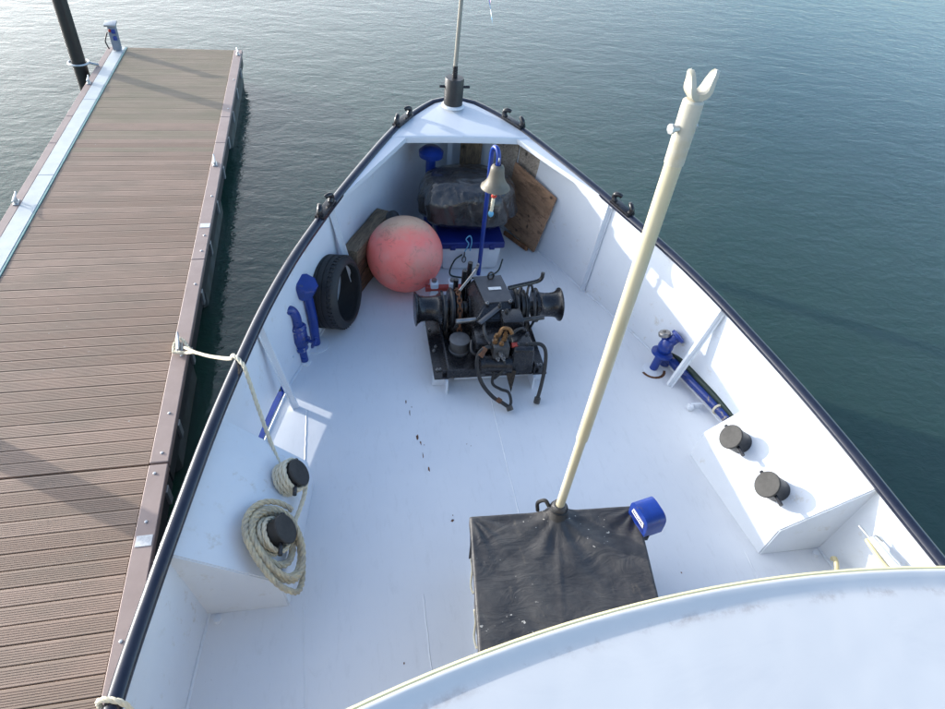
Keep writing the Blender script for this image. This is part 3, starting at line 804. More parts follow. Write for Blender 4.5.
def pontoon(y0, y1, label, float_spans, joints, bolts, tags):
    d = thing('floating_pontoon', label, 'pontoon', DOCK_O, 'sections of the floating dock', rot=Matrix.Rotation(DOCK_ROT, 3, 'Z'))
    n = round((y1 - y0) / 0.1335); PITCH = (y1 - y0) / n; off = 0.0
    for k in range(n):
        yc = y0 + off + PITCH * (k + 0.5)
        ob = bpy.data.objects.new('plank', PMG if yc > 5.2 + 1.5 * random.random() else PM)
        col.objects.link(ob); ob.parent = d
        ob.location = (0, yc, random.uniform(-0.0012, 0.0012)); ob.rotation_euler = (0, random.uniform(-0.0006, 0.0006), random.uniform(-0.0008, 0.0008))
    ed = sorted([y0] + [j for j in joints if y0 < j < y1] + [y1])
    for a, b in zip(ed[:-1], ed[1:]):
        dock_box('edge_board', MT['edge'], d, -0.142, 0.0, a + 0.004, b - 0.004, -0.06, 0.008, 0.006)
        dock_box('edge_board', MT['edge'], d, -2.275, -2.175, a + 0.004, b - 0.004, -0.06, 0.008, 0.006)
    k = y0
    while k < y1 - 0.1:
        e = min(k + 2.4, y1)
        dock_box('duct_cover', MT['grate'], d, -2.170, -1.985, k + 0.004, e - 0.004, -0.02, 0.012, 0.004); k = e
    dock_box('green_trim', MT['greenedge'], d, -1.982, -1.960, y0 + 0.004, y1 - 0.004, -0.02, 0.009)
    dock_box('side_beam', MT['fascia'], d, -0.10, -0.018, y0 + 0.01, y1 - 0.01, -0.26, -0.065)
    dock_box('side_beam', MT['fascia'], d, -2.25, -2.18, y0 + 0.01, y1 - 0.01, -0.26, -0.065)
    dock_box('under_frame', MT['fascia'], d, -2.16, -0.12, y0 + 0.02, y1 - 0.02, -0.16, -0.06)
    for a, b in float_spans:
        dock_box('float', MT['float'], d, -0.72, -0.035, a, b, -0.75, -0.20, 0.04)
        dock_box('float', MT['float'], d, -2.23, -1.5, a, b, -0.75, -0.20, 0.04)
    y = y0 + 0.45
    while y < y1 - 0.2:
        if abs(((y - y0) / 0.9) % 1 - 0.5) < 2: dock_box('bracket', MT['galv'], d, -0.02, 0.006, y, y + 0.07, -0.24, -0.075, 0.002)
        y += 0.93
    mbb = MB(); mbb.lathe([(0.013, 0), (0.013, 0.004), (0.009, 0.008), (0.0, 0.009)], (0, 0, 0.008), n=10, cap=False)
    b0 = None
    for (bx, by) in bolts:
        if b0 is None: b0 = mbb.build('bolt', MT['galv'], d); b0.location = (bx, by, 0)
        else: instance(b0, 'bolt', d, (bx, by, 0))
    for (tx, ty) in tags: dock_box('marker_plate', MT['label'], d, tx - 0.055, tx + 0.055, ty - 0.045, ty + 0.045, 0.008, 0.0125, 0.001)
    return d
far_p = pontoon(0.006, 9.58, 'far grooved brown pontoon section reaching to the pile and pedestal', [(0.3, 1.5), (2.6, 4.7), (6.6, 9.4)], [2.82, 5.72, 6.6],
                [(-.06, .1), (-.062, .53), (-.05, 2.36), (-.05, 2.98), (-.05, 3.3), (-.05, 1.25), (-.05, 4.2), (-.05, 6.9), (-.05, 8.1)], [(-.062, 3.51)])
near_p = pontoon(-4.4, -0.006, 'near grooved brown pontoon section at the lower left beside the boat', [(-2.6, -0.5), (-4.3, -3.2)], [-2.9],
                 [(-.085, -.1), (-.078, -.54), (-.09, -1.42), (-.08, -2.3)], [(-.068, -.70)])
def dock_w(x, y, z=0.0): return DOCK_O + Matrix.Rotation(DOCK_ROT, 3, 'Z') @ Vector((x, y, z))
cl_labels = [((-.085, 1.37), 'galvanised cleat holding the mooring rope on the dock edge', 0), ((-.087, 5.06), 'galvanised cleat on the boat side edge board, halfway along the dock', 0),
             ((-.06, 9.33), 'small galvanised cleat at the far right corner of the dock', 0), ((-2.225, 7.86), 'galvanised cleat beside the black pile on the outer edge of the dock', 0),
             ((-2.222, 4.13), 'galvanised cleat halfway along the pale strip on the outer dock edge', 0)]
me_c = None
for (p, lab, rz) in cl_labels:
    if me_c is None:
        o = cleat_mesh().build('mooring_cleat', MT['galv']); me_c = o.data
    else:
        o = bpy.data.objects.new('mooring_cleat', me_c); col.objects.link(o)
    o.location = dock_w(p[0], p[1], 0.008); o.rotation_euler = (0, 0, DOCK_ROT + R_(8))
    tag(o, lab, 'cleat', 'cleats along the dock edges')

def pile(x, y, top, label, r=0.11):
    t = thing('mooring_pile', label, 'pile', (x, y, WATER_Z), 'piles beside the dock')
    mb = MB(); mb.lathe([(r, -1.2), (r, top - WATER_Z), (r * 0.9, top - WATER_Z + 0.04), (0.02, top - WATER_Z + 0.25)], (x, y, WATER_Z), n=24); mb.build('shaft', MT['pile'], t)
    mb = MB()
    pts = [Vector((x + 0.155 * math.cos(a), y + 0.155 * math.sin(a), -0.44)) for a in np.linspace(0, 2 * math.pi, 24, endpoint=False)]
    mb.tube(pts, 0.018, 8, closed=True); mb.cyl((x + 0.155, y, -0.44), (x + 0.3, y, -0.47), 0.02); mb.build('guide_ring', MT['galv'], t)
    return t
pile(-5.42, 12.0, 3.4, 'tall black mooring pile standing at the far left of the dock')
pile(-5.25, 4.55, 1.0, 'black mooring pile outside the left edge, only its shadow falls on the dock')

# service pedestal
px, py = dock_w(-2.08, 9.40)[:2]
pd = thing('service_pedestal', 'short grey service pedestal with blue sockets at the dock corner', 'pedestal', (px, py, -0.49))
mb = MB(); mb.box((0.125, 0.12, 0.40), (px, py, -0.28), None, 0.012, 2); mb.build('column', MT['pedblue'], pd)
mb = MB(); mb.box((0.19, 0.17, 0.03), (px - 0.01, py, -0.055), Matrix.Rotation(R_(12), 3, 'X'), 0.008, 2); mb.build('cap', MT['galv'], pd)
for (dx, dz) in ((0.03, -0.16), (0.03, -0.27)):
    mb = MB(); mb.box((0.065, 0.05, 0.065), (px + dx, py - 0.075, dz), None, 0.015, 2); mb.build('socket', MT['blue'], pd)
mb = MB(); mb.box((0.045, 0.03, 0.05), (px - 0.03, py - 0.068, -0.15), None, 0.01); mb.build('breaker_cover', MT['red'], pd)
mb = MB(); mb.tube(smooth_path([(px - 0.1, py, -0.2), (px - 0.16, py - 0.02, -0.34), (px - 0.12, py - 0.05, -0.46)], 6), 0.012, 8); mb.build('cable', MT['rubber'], pd)

# ------------------------------------------------------------------ bollards on their sloping plinths
def face_frame(s, h0, X, Y):
    a, n = PN[s]
    z = a.z - (n.x * (X - a.x) + n.y * (Y - a.y)) / n.z
    base = Vector((X, Y, z))
    u = Vector((0, 1, 0)); u = (u - n * u.dot(n)).normalized(); v = n.cross(u)
    return base, u, v, n
def bollard(s, X, Y, label):
    base, u, v, n = face_frame(s, 0, X, Y)
    n = Vector((-s * math.cos(R_(36)), 0, math.sin(R_(36)))); u = Vector((0, 1, 0)); v = n.cross(u)
    rot = Matrix((u.cross(n), u, n)).transposed()
    t = thing('bollard', label, 'bollard', base, 'mooring bollards on the plinths', rot=rot)
    mb = MB(); mb.lathe([(0.081, -0.055), (0.081, 0.146)], n=28); mb.build('post', MT['blackmatt'], t)
    mb = MB(); mb.lathe([(0.081, 0.138), (0.089, 0.141), (0.090, 0.151), (0.085, 0.156), (0.0, 0.157)], n=28, cap=False); mb.build('cap', MT['capgrey'] , t)
    mb = MB(); mb.cyl((0, -0.155, 0.118), (0, 0.118, 0.118), 0.013, n=10); mb.build('cross_pin', MT['black'], t)
    return t, base, u, v, n
BOL = {}
for key, s, X, Y, lab in (('s1', 1, 1.609, 2.586, 'grey capped black bollard on starboard plinth nearer the blue pipe'), ('s2', 1, 1.664, 2.165, 'grey capped black bollard on starboard plinth, the aft one'),
                          ('p1', -1, -1.594, 2.567, 'black bollard with five neat rope turns on the port plinth'), ('p2', -1, -1.656, 2.158, 'black bollard with a loose heap of rope coiled round its foot')):
    BOL[key] = bollard(s, X, Y, lab)

# mooring rope, dock cleat -> rail -> first bollard -> second bollard and the heap
_, b1, u1, v1, n1 = BOL['p1']; _, b2, u2, v2, n2 = BOL['p2']
b2f, u2f, v2f, n2f = face_frame(-1, 0, -1.656, 2.158)
def around(b, u, v, n, r, a, h): return b + u * (r * math.cos(a)) + v * (r * math.sin(a)) + n * h
mr = thing('mooring_rope', 'cream mooring rope from the dock cleat over the rail to the port bollards', 'rope', b1)
ck = dock_w(-0.085, 1.37, 0.0)
rail_y = 3.17
rp = Vector((-hbr(rail_y) + 0.042, rail_y, zr(rail_y) + 0.052))
mb = MB()
def lerp3(p, q, t, sag=0.0): return p + (q - p) * t - V(0, 0, sag * 4 * t * (1 - t))
c0 = ck + V(0.06, -0.05, 0.05)
lead = [c0] + [lerp3(c0, rp, t, 0.04) for t in (0.25, 0.5, 0.75, 0.9)] + [rp + V(-0.03, 0.035, -0.004), rp + V(0.02, -0.03, -0.003), rp + V(0.05, -0.08, -0.03)]
A0 = 0.25; NT = 4.25
tgt = around(b1, u1, v1, n1, 0.095, A0, 0.012)
lead += [lerp3(rp + V(0.05, -0.08, -0.03), tgt, t, 0.05) for t in (0.35, 0.7)]
turns = [around(b1, u1, v1, n1, 0.098, A0 - 2 * math.pi * t, 0.012 + 0.0275 * t) for t in np.linspace(0, NT, 130)]
E0 = -math.pi / 2 + 0.1
cross = [turns[-1] * 0.66 + around(b2, u2, v2, n2, 0.099, E0, 0.085) * 0.34 - v1 * 0.02, turns[-1] * 0.33 + around(b2, u2, v2, n2, 0.099, E0, 0.085) * 0.67 - v1 * 0.025 - n1 * 0.02]
turns2 = [around(b2, u2, v2, n2, 0.099 + 0.008 * math.sin(t * 9), E0 - 2 * math.pi * t, 0.085 - 0.027 * t) for t in np.linspace(0, 2.9, 80)]
rope(mb, smooth_path(lead + [turns[0]], 10)[:-1] + turns, 0.0135)
mb.build('line', MT['rope'], mr)
mb = MB(); rope(mb, smooth_path([turns[-1]] + cross + [turns2[0]], 10)[:-1] + turns2, 0.0140); mb.build('bight', MT['rope'], mr)
# two parts of the eye round the cleat
mb = MB()
rope(mb, smooth_path([ck + V(-0.02, 0.10, 0.04), ck + V(0.04, 0.04, 0.06), ck + V(0.10, -0.06, 0.05), ck + V(0.16, -0.18, 0.12), lerp3(c0, rp, 0.3, 0.045)], 8), 0.015)
rope(mb, smooth_path([ck + V(-0.03, -0.10, 0.04), ck + V(0.04, -0.12, 0.05), ck + V(0.10, -0.15, 0.07), lerp3(c0, rp, 0.22, 0.05)], 8), 0.015)
rope(mb, smooth_path([ck + V(-0.03, -0.10, 0.035), ck + V(-0.04, 0.0, 0.04), ck + V(-0.02, 0.10, 0.04)], 8), 0.015)
mb.build('eye', MT['rope'], mr)
mb = MB(); rr = random.Random(3)
pts = []
dn = V(0.69, -0.1, -0.7); dn = (dn - n2f * dn.dot(n2f)).normalized()
for t in np.linspace(0, 7.4, 280):
    a = 2.0 - 2 * math.pi * t
    r = 0.112 + 0.016 * math.sin(1.9 * t) + 0.0085 * t
    stretch = 1.0
    p = around(b2f, u2f, v2f, n2f, r, a, 0.020 + 0.042 * (1.1 - abs((t % 2.2) - 1.1)) + 0.007 * t)
    off = p - b2f
    k = max(0.0, (-off.dot(u2f)) * 0.35 + off.dot(dn) * 0.35)
    p += (-u2f * 0.6 + dn * 0.40) * k * (0.6 + 0.25 * t) * 1.2
    # rope lying past the shoulder of the plinth hangs down it
    over = (p - b2f).dot(dn) - 0.19
    if over > 0: p += n2f * -over * 0.55
    pts.append(p)
rope(mb, pts, 0.0175); mb.build('heap', MT['ropeold'], mr)
# second line over the rail at the lower left corner
sr = thing('stern_rope', 'short loop of pale rope over the port rail at lower left', 'rope', (-2.2, 1.2, 0.68))
mb = MB()
y = 1.235
rope(mb, smooth_path([(-hbr(y) - 0.05, y + .03, 0.45), (-hbr(y) - 0.02, y + .01, zr(y) + .02), (-hbr(y) + 0.04, y, zr(y) + .05), (-hbr(y) + 0.1, y - .02, zr(y) + .02), (-hbr(y) + 0.13, y - .06, 0.5), (-hbr(y) + 0.15, y - .12, 0.2)], 8), 0.013)
mb.build('line', MT['rope'], sr)

# ------------------------------------------------------------------ bow post and staff
bp = thing('bow_post', 'black bow post with cross pin carrying the flag staff', 'post', (-0.03, 6.37, 1.235))
mb = MB(); mb.lathe([(0.115, 0.0), (0.112, 0.02), (0.097, 0.024)], (-0.03, 6.37, 1.238), n=28); mb.build('base_ring', MT['plate'], bp)
mb = MB(); mb.lathe([(0.094, 0.0), (0.094, 0.255), (0.090, 0.262), (0.0, 0.264)], (-0.03, 6.37, 1.255), n=28, cap=False); mb.build('barrel', MT['blackmatt'], bp)
mb = MB(); mb.cyl((-0.175, 6.37, 1.43), (0.125, 6.37, 1.43), 0.013, n=10); mb.build('cross_pin', MT['black'], bp)
st = thing('flag_staff', 'thin weathered staff rising from the black bow post', 'flagpole', (-0.03, 6.37, 1.52))
mb = MB(); mb.lathe([(0.026, 0), (0.024, 0.11), (0.0, 0.112)], (-0.03, 6.37, 1.518), n=14, cap=False); mb.build('socket', MT['black'], st)
mb = MB(); mb.cyl((-0.03, 6.37, 1.62), (0.01, 6.37, 3.45), 0.021, 0.016, 12); mb.build('pole', MT['staff'], st)
mb = MB(); mb.sphere((0.01, 6.37, 3.47), 0.03, 2); mb.build('truck', MT['staff'], st)
mb = MB(); bm = mb.bm; uvl = bm.loops.layers.uv.new('UVMap')
nu, nv = 26, 18; g = []
for i in range(nu + 1):
    u_ = i / nu; row = []
    for j in range(nv + 1):
        w = j / nv
        x = 0.02 + 0.21 * u_ ** 0.7 - 0.02 * math.sin(5 * u_) * w + 0.03 * w * u_
        yv = 6.37 + 0.035 * math.sin(7 * w + 4 * u_) * u_ + 0.03 * math.sin(11 * u_)
        z = 3.40 - 0.62 * w * (1 - 0.55 * u_) - 1.10 * u_ ** 1.15
        row.append(bm.verts.new((x, yv, z)))
    g.append(row)
for i in range(nu):
    for j in range(nv):
        f = bm.faces.new((g[i][j], g[i + 1][j], g[i + 1][j + 1], g[i][j + 1]))
        for l, (a, b) in zip(f.loops, ((i, j), (i + 1, j), (i + 1, j + 1), (i, j + 1))): l[uvl].uv = (a / nu, b / nv)
fl = mb.build('flag', MT['flag'], None, origin=(0.01, 6.37, 2.4))
tag(fl, 'light blue, pink and white flag hanging limp from the bow staff', 'flag')

# ------------------------------------------------------------------ windlass
W0 = (0.05, 4.05, 0.0)
wd = thing('windlass', 'black anchor windlass with two warping drums in the middle of the deck', 'windlass', W0)
def wpart(mb, name, m, parent=None, **k): return mb.build(name, MT[m], parent or wd, origin=W0, **k)
AX, AZ = 4.24, 0.365
for (x, y) in ((-0.44, 3.66), (-0.44, 4.42), (0.39, 3.66), (0.39, 4.42)):
    mb = MB(); mb.box((0.10, 0.012, 0.13), (x, y + 0.03, 0.066)); mb.box((0.012, 0.14, 0.14), (x + (0.055 if x < 0 else -0.055), y - 0.01, 0.070)); wpart(mb, 'foot', 'white')
mb = MB(); mb.box((0.64, 0.012, 0.10), (0.02, 3.735, 0.06)); wpart(mb, 'cross_plate', 'white')
mb = MB(); mb.box((0.72, 0.86, 0.018), (-0.02, 4.07, 0.150)); wpart(mb, 'bed_plate', 'black')
for x in (-0.43, 0.385):
    mb = MB(); mb.box((0.115, 0.90, 0.016), (x, 4.06, 0.150)); mb.box((0.014, 0.90, 0.10), (x + (0.05 if x < 0 else -0.05), 4.06, 0.205))
    wpart(mb, 'side_rail', 'black')
mb = MB(); mb.box((0.80, 0.014, 0.085), (-0.02, 3.645, 0.165)); wpart(mb, 'front_rail', 'black')
for (x, y) in ((-.455, 3.70), (-.43, 3.70), (-.455, 3.93), (-.435, 3.98), (-.46, 4.2), (.38, 3.7), (.41, 3.7), (.40, 3.95), (.40, 4.2)):
    mb = MB(); mb.lathe([(0.014, 0), (0.014, 0.010), (0.007, 0.011), (0.007, 0.022), (0, 0.022)], (x, y, 0.158), n=6, cap=False); wpart(mb, 'bolt', 'steel')
# side bearings (cheeks)
for x in (-0.335, -0.125, 0.165, 0.375):
    mb = MB(); mb.poly_extrude([(x - 0.014, AX - 0.17, 0.16), (x - 0.014, AX + 0.17, 0.16), (x - 0.014, AX + 0.075, AZ + 0.06), (x - 0.014, AX + 0.03, AZ + 0.1), (x - 0.014, AX - 0.03, AZ + 0.1), (x - 0.014, AX - 0.075, AZ + 0.06)], (0.028, 0, 0))
    wpart(mb, 'bearing_bracket', 'black')
mb = MB(); mb.cyl((-0.40, AX, AZ), (0.50, AX, AZ), 0.035, n=16); wpart(mb, 'main_shaft', 'darksteel')
# warping drums with flared ends
for s, x0 in ((-1, -0.365), (1, 0.455)):
    mb = MB()
    mb.lathe([(0.03, -0.012), (0.150, -0.010), (0.152, 0.012), (0.128, 0.022), (0.112, 0.045), (0.105, 0.09), (0.105, 0.135), (0.112, 0.178), (0.130, 0.205), (0.146, 0.214), (0.148, 0.224), (0.132, 0.228), (0.03, 0.226), (0.0, 0.226)], (x0, AX, AZ), (s, 0, 0), 32, cap=False)
    wpart(mb, 'warping_drum', 'black', sharp=50)
# brake drums and chain wheels each side
for xs in ((-0.285, -0.225), (0.265, 0.335)):
    for q, x in enumerate(xs):
        mb = MB(); r = 0.155 if q == 0 else 0.140
        mb.lathe([(0.05, -0.022), (r, -0.022), (r, -0.014), (r - 0.02, -0.010), (r - 0.02, 0.010), (r, 0.014), (r, 0.022), (0.05, 0.022)], (x, AX, AZ), (1, 0, 0), 28)
        wpart(mb, 'brake_drum' if q == 0 else 'chain_wheel', 'black' if q == 0 else 'darksteel', sharp=40)
    mb = MB(); mb.tube([(xs[0] - 0.0, AX + 0.160 * math.cos(a), AZ + 0.160 * math.sin(a)) for a in np.linspace(-0.9, 3.9, 26)], 0.016, 6, flat=1.0); wpart(mb, 'brake_band', 'blackmatt')
# anchor chain over the port wheel, link by link
lk = MB(); lk.tube([(0.018 * math.cos(a), 0.030 * math.sin(a), 0) for a in np.linspace(0, 2 * math.pi, 14, endpoint=False)], 0.0065, 6, closed=True)
ch0 = None
cpath = [(AX + 0.148 * math.cos(a), AZ + 0.148 * math.sin(a)) for a in np.linspace(2.7, -0.3, 13)]
cpath = [(4.055, 0.27), (4.06, 0.31), (4.075, 0.355), (4.09, 0.40)] + [(AX + 0.150 * math.cos(a), AZ + 0.150 * math.sin(a)) for a in np.linspace(2.65, 0.1, 10)] + [(4.41, 0.33), (4.45, 0.30), (4.49, 0.275), (4.53, 0.25)]
for i, (y, z) in enumerate(cpath):
    y2, z2 = cpath[min(i + 1, len(cpath) - 1)]; y1_, z1_ = cpath[max(i - 1, 0)]
    tv = Vector((0, y2 - y1_, z2 - z1_)).normalized()
    if ch0 is None: o = lk.build('chain_link', MT['rust'], wd, origin=(0, 0, 0)); ch0 = o
    else: o = instance(ch0, 'chain_link', wd)
    yv = tv; xv = Vector((1, 0, 0)) if i % 2 == 0 else Vector((1, 0, 0)).cross(tv); zv = xv.cross(yv)
    o.matrix_local = Matrix.Translation(Vector((-0.228, y, z)) - Vector(W0)) @ Matrix((xv, yv, zv)).transposed().to_4x4()
# chain pipe drum standing on the bed
mb = MB(); mb.lathe([(0.088, 0.0), (0.088, 0.02), (0.078, 0.024), (0.078, 0.105), (0.086, 0.112), (0.086, 0.128), (0.07, 0.134), (0.0, 0.134)], (-0.245, 3.93, 0.158), n=28, cap=False); wpart(mb, 'chain_pipe', 'potgrey')
# central gear case with sloping cover
mb = MB()
mb.loft([[(-0.13, 4.43, 0.16), (0.19, 4.43, 0.16), (0.19, 3.92, 0.16), (-0.13, 3.92, 0.16)], [(-0.13, 4.42, 0.46), (0.19, 4.42, 0.46), (0.19, 3.94, 0.46), (-0.13, 3.94, 0.46)], [(-0.09, 4.36, 0.57), (0.15, 4.36, 0.57), (0.18, 4.06, 0.545), (-0.03, 4.06, 0.545)]])
bmesh.ops.bevel(mb.bm, geom=mb.bm.edges[:], offset=0.008, segments=2, affect='EDGES'); gc = wpart(mb, 'gear_case', 'black')
mb = MB(); mb.poly_extrude([(-0.085, 4.375, 0.588), (0.155, 4.385, 0.590), (0.205, 4.075, 0.556), (-0.035, 4.055, 0.554)], (0, 0, -0.012))
cv = wpart(mb, 'cover_plate', 'covergrey', flat=True)
mb = MB(); mb.poly_extrude([(0.015, 4.232, 0.5765), (0.125, 4.236, 0.577), (0.128, 4.205, 0.5735), (0.02, 4.200, 0.573)], (0, 0, 0.003)); mb.build('data_label', MT['label'], cv, origin=W0, flat=True)
mb = MB(); mb.tube([(0.055, 4.335 + 0.0 * a, 0.583 + 0.045 + 0.042 * math.sin(a)) if False else (0.055 + 0.024 * math.cos(a), 4.335, 0.62 + 0.036 * math.sin(a)) for a in np.linspace(0, 2 * math.pi, 18, endpoint=False)], 0.008, 8, closed=True); mb.build('lifting_eye', MT['black'], cv, origin=W0)
for (x, y, z) in ((-0.02, 4.045, 0.55), (0.175, 4.06, 0.552), (0.10, 3.985, 0.50)):
    mb = MB(); mb.lathe([(0.016, 0), (0.016, 0.012), (0.008, 0.016), (0.008, 0.026), (0, 0.026)], (x, y, z), n=6, cap=False); mb.build('nut', MT['steel'], gc, origin=W0)
# hydraulic motor hanging forward of the case with its pointed gusset
mb = MB()
mb.box((0.20, 0.27, 0.25), (0.215, 3.72, 0.31), None, 0.03, 3, taper=(0.86, 0.9)); wpart(mb, 'gear_housing', 'black')
mb = MB(); mb.cyl((-0.10, 3.64, 0.265), (0.13, 3.62, 0.265), 0.075, n=22); mb.cyl((-0.13, 3.64, 0.265), (-0.09, 3.64, 0.265), 0.092, n=22); wpart(mb, 'hydraulic_motor', 'black')
mb = MB(); mb.poly_extrude([(0.075, 3.60, 0.24), (0.165, 3.58, 0.24), (0.125, 3.50, 0.075)], (0, -0.014, 0)); wpart(mb, 'gusset', 'black', flat=True)
mb = MB(); mb.box((0.34, 0.22, 0.16), (0.02, 3.84, 0.33), None, 0.02, 2); mb.box((0.18, 0.18, 0.12), (0.17, 3.93, 0.46), None, 0.02, 2); mb.cyl((0.22, 3.87, 0.40), (0.22, 3.80, 0.40), 0.07, n=20); wpart(mb, 'motor_bracket', 'black')
# valve block with fittings and hoses
mb = MB(); mb.box((0.13, 0.11, 0.12), (0.03, 3.66, 0.405), None, 0.01, 2); vb = wpart(mb, 'valve_block', 'darksteel')
for (x, y, z, h) in ((-0.015, 3.665, 0.465, .035), (0.03, 3.64, 0.465, .03), (0.06, 3.69, 0.465, .03), (0.0, 3.71, 0.465, .05), (0.075, 3.72, 0.465, .06)):
    mb = MB(); mb.lathe([(0.022, 0), (0.022, h * 0.5), (0.014, h * 0.55), (0.014, h), (0, h)], (x, y, z), n=6, cap=False); mb.build('fitting', MT['brass'], vb, origin=W0)
for (x, z) in ((0.0, 0.375), (0.045, 0.375), (0.02, 0.415)):
    mb = MB(); mb.lathe([(0.018, 0), (0.018, 0.03), (0.010, 0.032), (0.010, 0.05), (0, 0.05)], (x, 3.605, z), (0, -1, 0), 6, cap=False); mb.build('fitting', MT['steel'], vb, origin=W0)
mb = MB(); mb.tube(smooth_path([(0.02, 3.72, 0.48), (0.05, 3.74, 0.54), (0.10, 3.73, 0.545), (0.125, 3.71, 0.51)], 6), 0.016, 8); mb.build('elbow', MT['brass'], vb, origin=W0)
mb = MB(); mb.cyl((0.12, 3.665, 0.43), (0.17, 3.665, 0.43), 0.022, n=10); mb.build('red_fitting', MT['red'], vb, origin=W0)
mb = MB(); mb.tube(smooth_path([(-0.02, 3.65, 0.43), (-0.09, 3.63, 0.45), (-0.155, 3.60, 0.41), (-0.165, 3.56, 0.31), (-0.12, 3.50, 0.18), (-0.04, 3.43, 0.10), (0.03, 3.39, 0.07), (0.085, 3.35, 0.05)], 8), 0.016, 10); wpart(mb, 'hose', 'rubber')
mb = MB(); mb.tube(smooth_path([(0.0, 3.60, 0.30), (-0.03, 3.53, 0.16), (0.03, 3.48, 0.13), (0.09, 3.45, 0.12), (0.105, 3.39, 0.08), (0.09, 3.35, 0.055)], 8), 0.012, 10); wpart(mb, 'hose', 'rubber')
mb = MB(); mb.tube(smooth_path([(0.17, 3.665, 0.43), (0.27, 3.665, 0.435), (0.36, 3.66, 0.43), (0.40, 3.63, 0.38), (0.40, 3.57, 0.27), (0.37, 3.49, 0.14), (0.335, 3.42, 0.06)], 8), 0.0155, 10); wpart(mb, 'hose', 'rubber')
mb = MB(); mb.cyl((0.085, 3.36, 0.055), (0.095, 3.335, 0.03), 0.028, n=8); wpart(mb, 'hose_end', 'darksteel')
mb = MB(); mb.cyl((0.337, 3.425, 0.065), (0.328, 3.405, 0.02), 0.026, n=8); wpart(mb, 'hose_end', 'darksteel')
mb = MB(); mb.cyl((-0.145, 3.585, 0.40), (-0.10, 3.63, 0.445), 0.024, n=10); mb.cyl((-0.005, 3.415, 0.085), (0.025, 3.395, 0.073), 0.022, n=10); wpart(mb, 'hose_clamp', 'rust')
# clutter: extra pipes, studs and levers round the valve block
for pts, r_, m_ in (([(0.10, 3.72, 0.45), (0.17, 3.76, 0.50), (0.24, 3.82, 0.47), (0.27, 3.90, 0.38)], 0.012, 'rubber'), ([(-0.04, 3.70, 0.42), (-0.08, 3.78, 0.47), (-0.07, 3.88, 0.48)], 0.013, 'darksteel'),
                    ([(0.05, 3.61, 0.36), (0.06, 3.565, 0.28), (0.0, 3.55, 0.20), (-0.02, 3.56, 0.17)], 0.012, 'rubber'), ([(-0.10, 3.70, 0.28), (-0.18, 3.72, 0.33), (-0.17, 3.82, 0.36)], 0.014, 'blackmatt')):
    mb = MB(); mb.tube(smooth_path(pts, 6), r_, 8); wpart(mb, 'pipe_run', m_)
for (x, y, z, h) in ((0.075, 4.0, 0.545, .05), (0.13, 3.97, 0.52, .03), (-0.10, 3.95, 0.47, .03), (0.24, 3.98, 0.42, .06), (0.245, 3.66, 0.435, .02), (0.17, 3.66, 0.435, .02), (0.27, 3.78, 0.43, .02), (-0.05, 3.93, 0.42, .03)):
    mb = MB(); mb.lathe([(0.015, 0), (0.015, h * 0.6), (0.009, h * 0.65), (0.009, h), (0, h)], (x, y, z), n=6, cap=False); wpart(mb, 'stud', 'darksteel')
for x in (-0.30, -0.16, 0.19, 0.36):
    mb = MB(); mb.lathe([(0.05, -0.02), (0.055, -0.012), (0.055, 0.012), (0.05, 0.02)], (x, AX, AZ), (1, 0, 0), 18); wpart(mb, 'shaft_collar', 'darksteel')
for sx in (-0.355, 0.40):
    mb = MB(); mb.tube(smooth_path([(sx, 4.10, 0.22), (sx, 4.04, 0.36), (sx, 4.08, 0.50), (sx, 4.18, 0.55)], 5), 0.013, 7, flat=0.5); wpart(mb, 'band_arm', 'blackmatt')
# levers
mb = MB(); mb.cyl((-0.285, 3.955, 0.45), (-0.085, 3.975, 0.45), 0.021, n=12); wpart(mb, 'brake_rod', 'steel')
mb = MB(); mb.cyl((0.255, 3.945, 0.45), (0.455, 3.965, 0.455), 0.020, n=12); wpart(mb, 'brake_rod', 'darksteel')
mb = MB(); mb.tube([(-0.11, 3.87, 0.50), (0.085, 4.03, 0.53)], 0.024, 8, flat=0.4); wpart(mb, 'flat_lever', 'covergrey')
mb = MB(); mb.tube(smooth_path([(-0.225, 4.22, 0.56), (-0.08, 4.38, 0.63), (-0.055, 4.40, 0.67), (-0.05, 4.40, 0.70)], 5), 0.012, 8); wpart(mb, 'clutch_lever', 'steel')
mb = MB(); mb.tube(smooth_path([(0.19, 4.22, 0.575), (0.33, 4.25, 0.585), (0.45, 4.27, 0.60), (0.485, 4.275, 0.63), (0.49, 4.28, 0.68)], 5), 0.017, 8); wpart(mb, 'clutch_lever', 'black')
mb = MB(); mb.cyl((0.30, 4.22, 0.58), (0.235, 4.12, 0.40), 0.016, n=8); wpart(mb, 'link_rod', 'black')
mb = MB(); mb.tube(smooth_path([(0.36, 4.2, 0.44), (0.37, 4.24, 0.56), (0.40, 4.25, 0.57), (0.43, 4.24, 0.46)], 5), 0.011, 8); wpart(mb, 'guide_loop', 'black')
for (x, y, h) in ((-0.155, 4.42, 0.62), (-0.215, 4.46, 0.50), (-0.10, 4.48, 0.66)):
    mb = MB(); mb.cyl((x, y, 0.16), (x, y, h), 0.024, 0.022, 10); wpart(mb, 'spindle', 'black')
# chain stopper behind it
cs = thing('chain_stopper', 'white chain stopper with a red bar behind the windlass', 'chain stopper', (-0.27, 4.78, 0.0))
for x in (-0.36, -0.19):
    mb = MB(); mb.box((0.075, 0.10, 0.26), (x, 4.76, 0.13), None, 0.012, 2); mb.build('cheek', MT['white'], cs)
    mb = MB(); mb.cyl((x, 4.76, 0.26), (x, 4.76, 0.285), 0.024, n=8); mb.build('bolt', MT['steel'], cs)
mb = MB(); mb.cyl((-0.44, 4.74, 0.20), (-0.11, 4.74, 0.20), 0.033, n=14); mb.build('bar', MT['red'], cs)

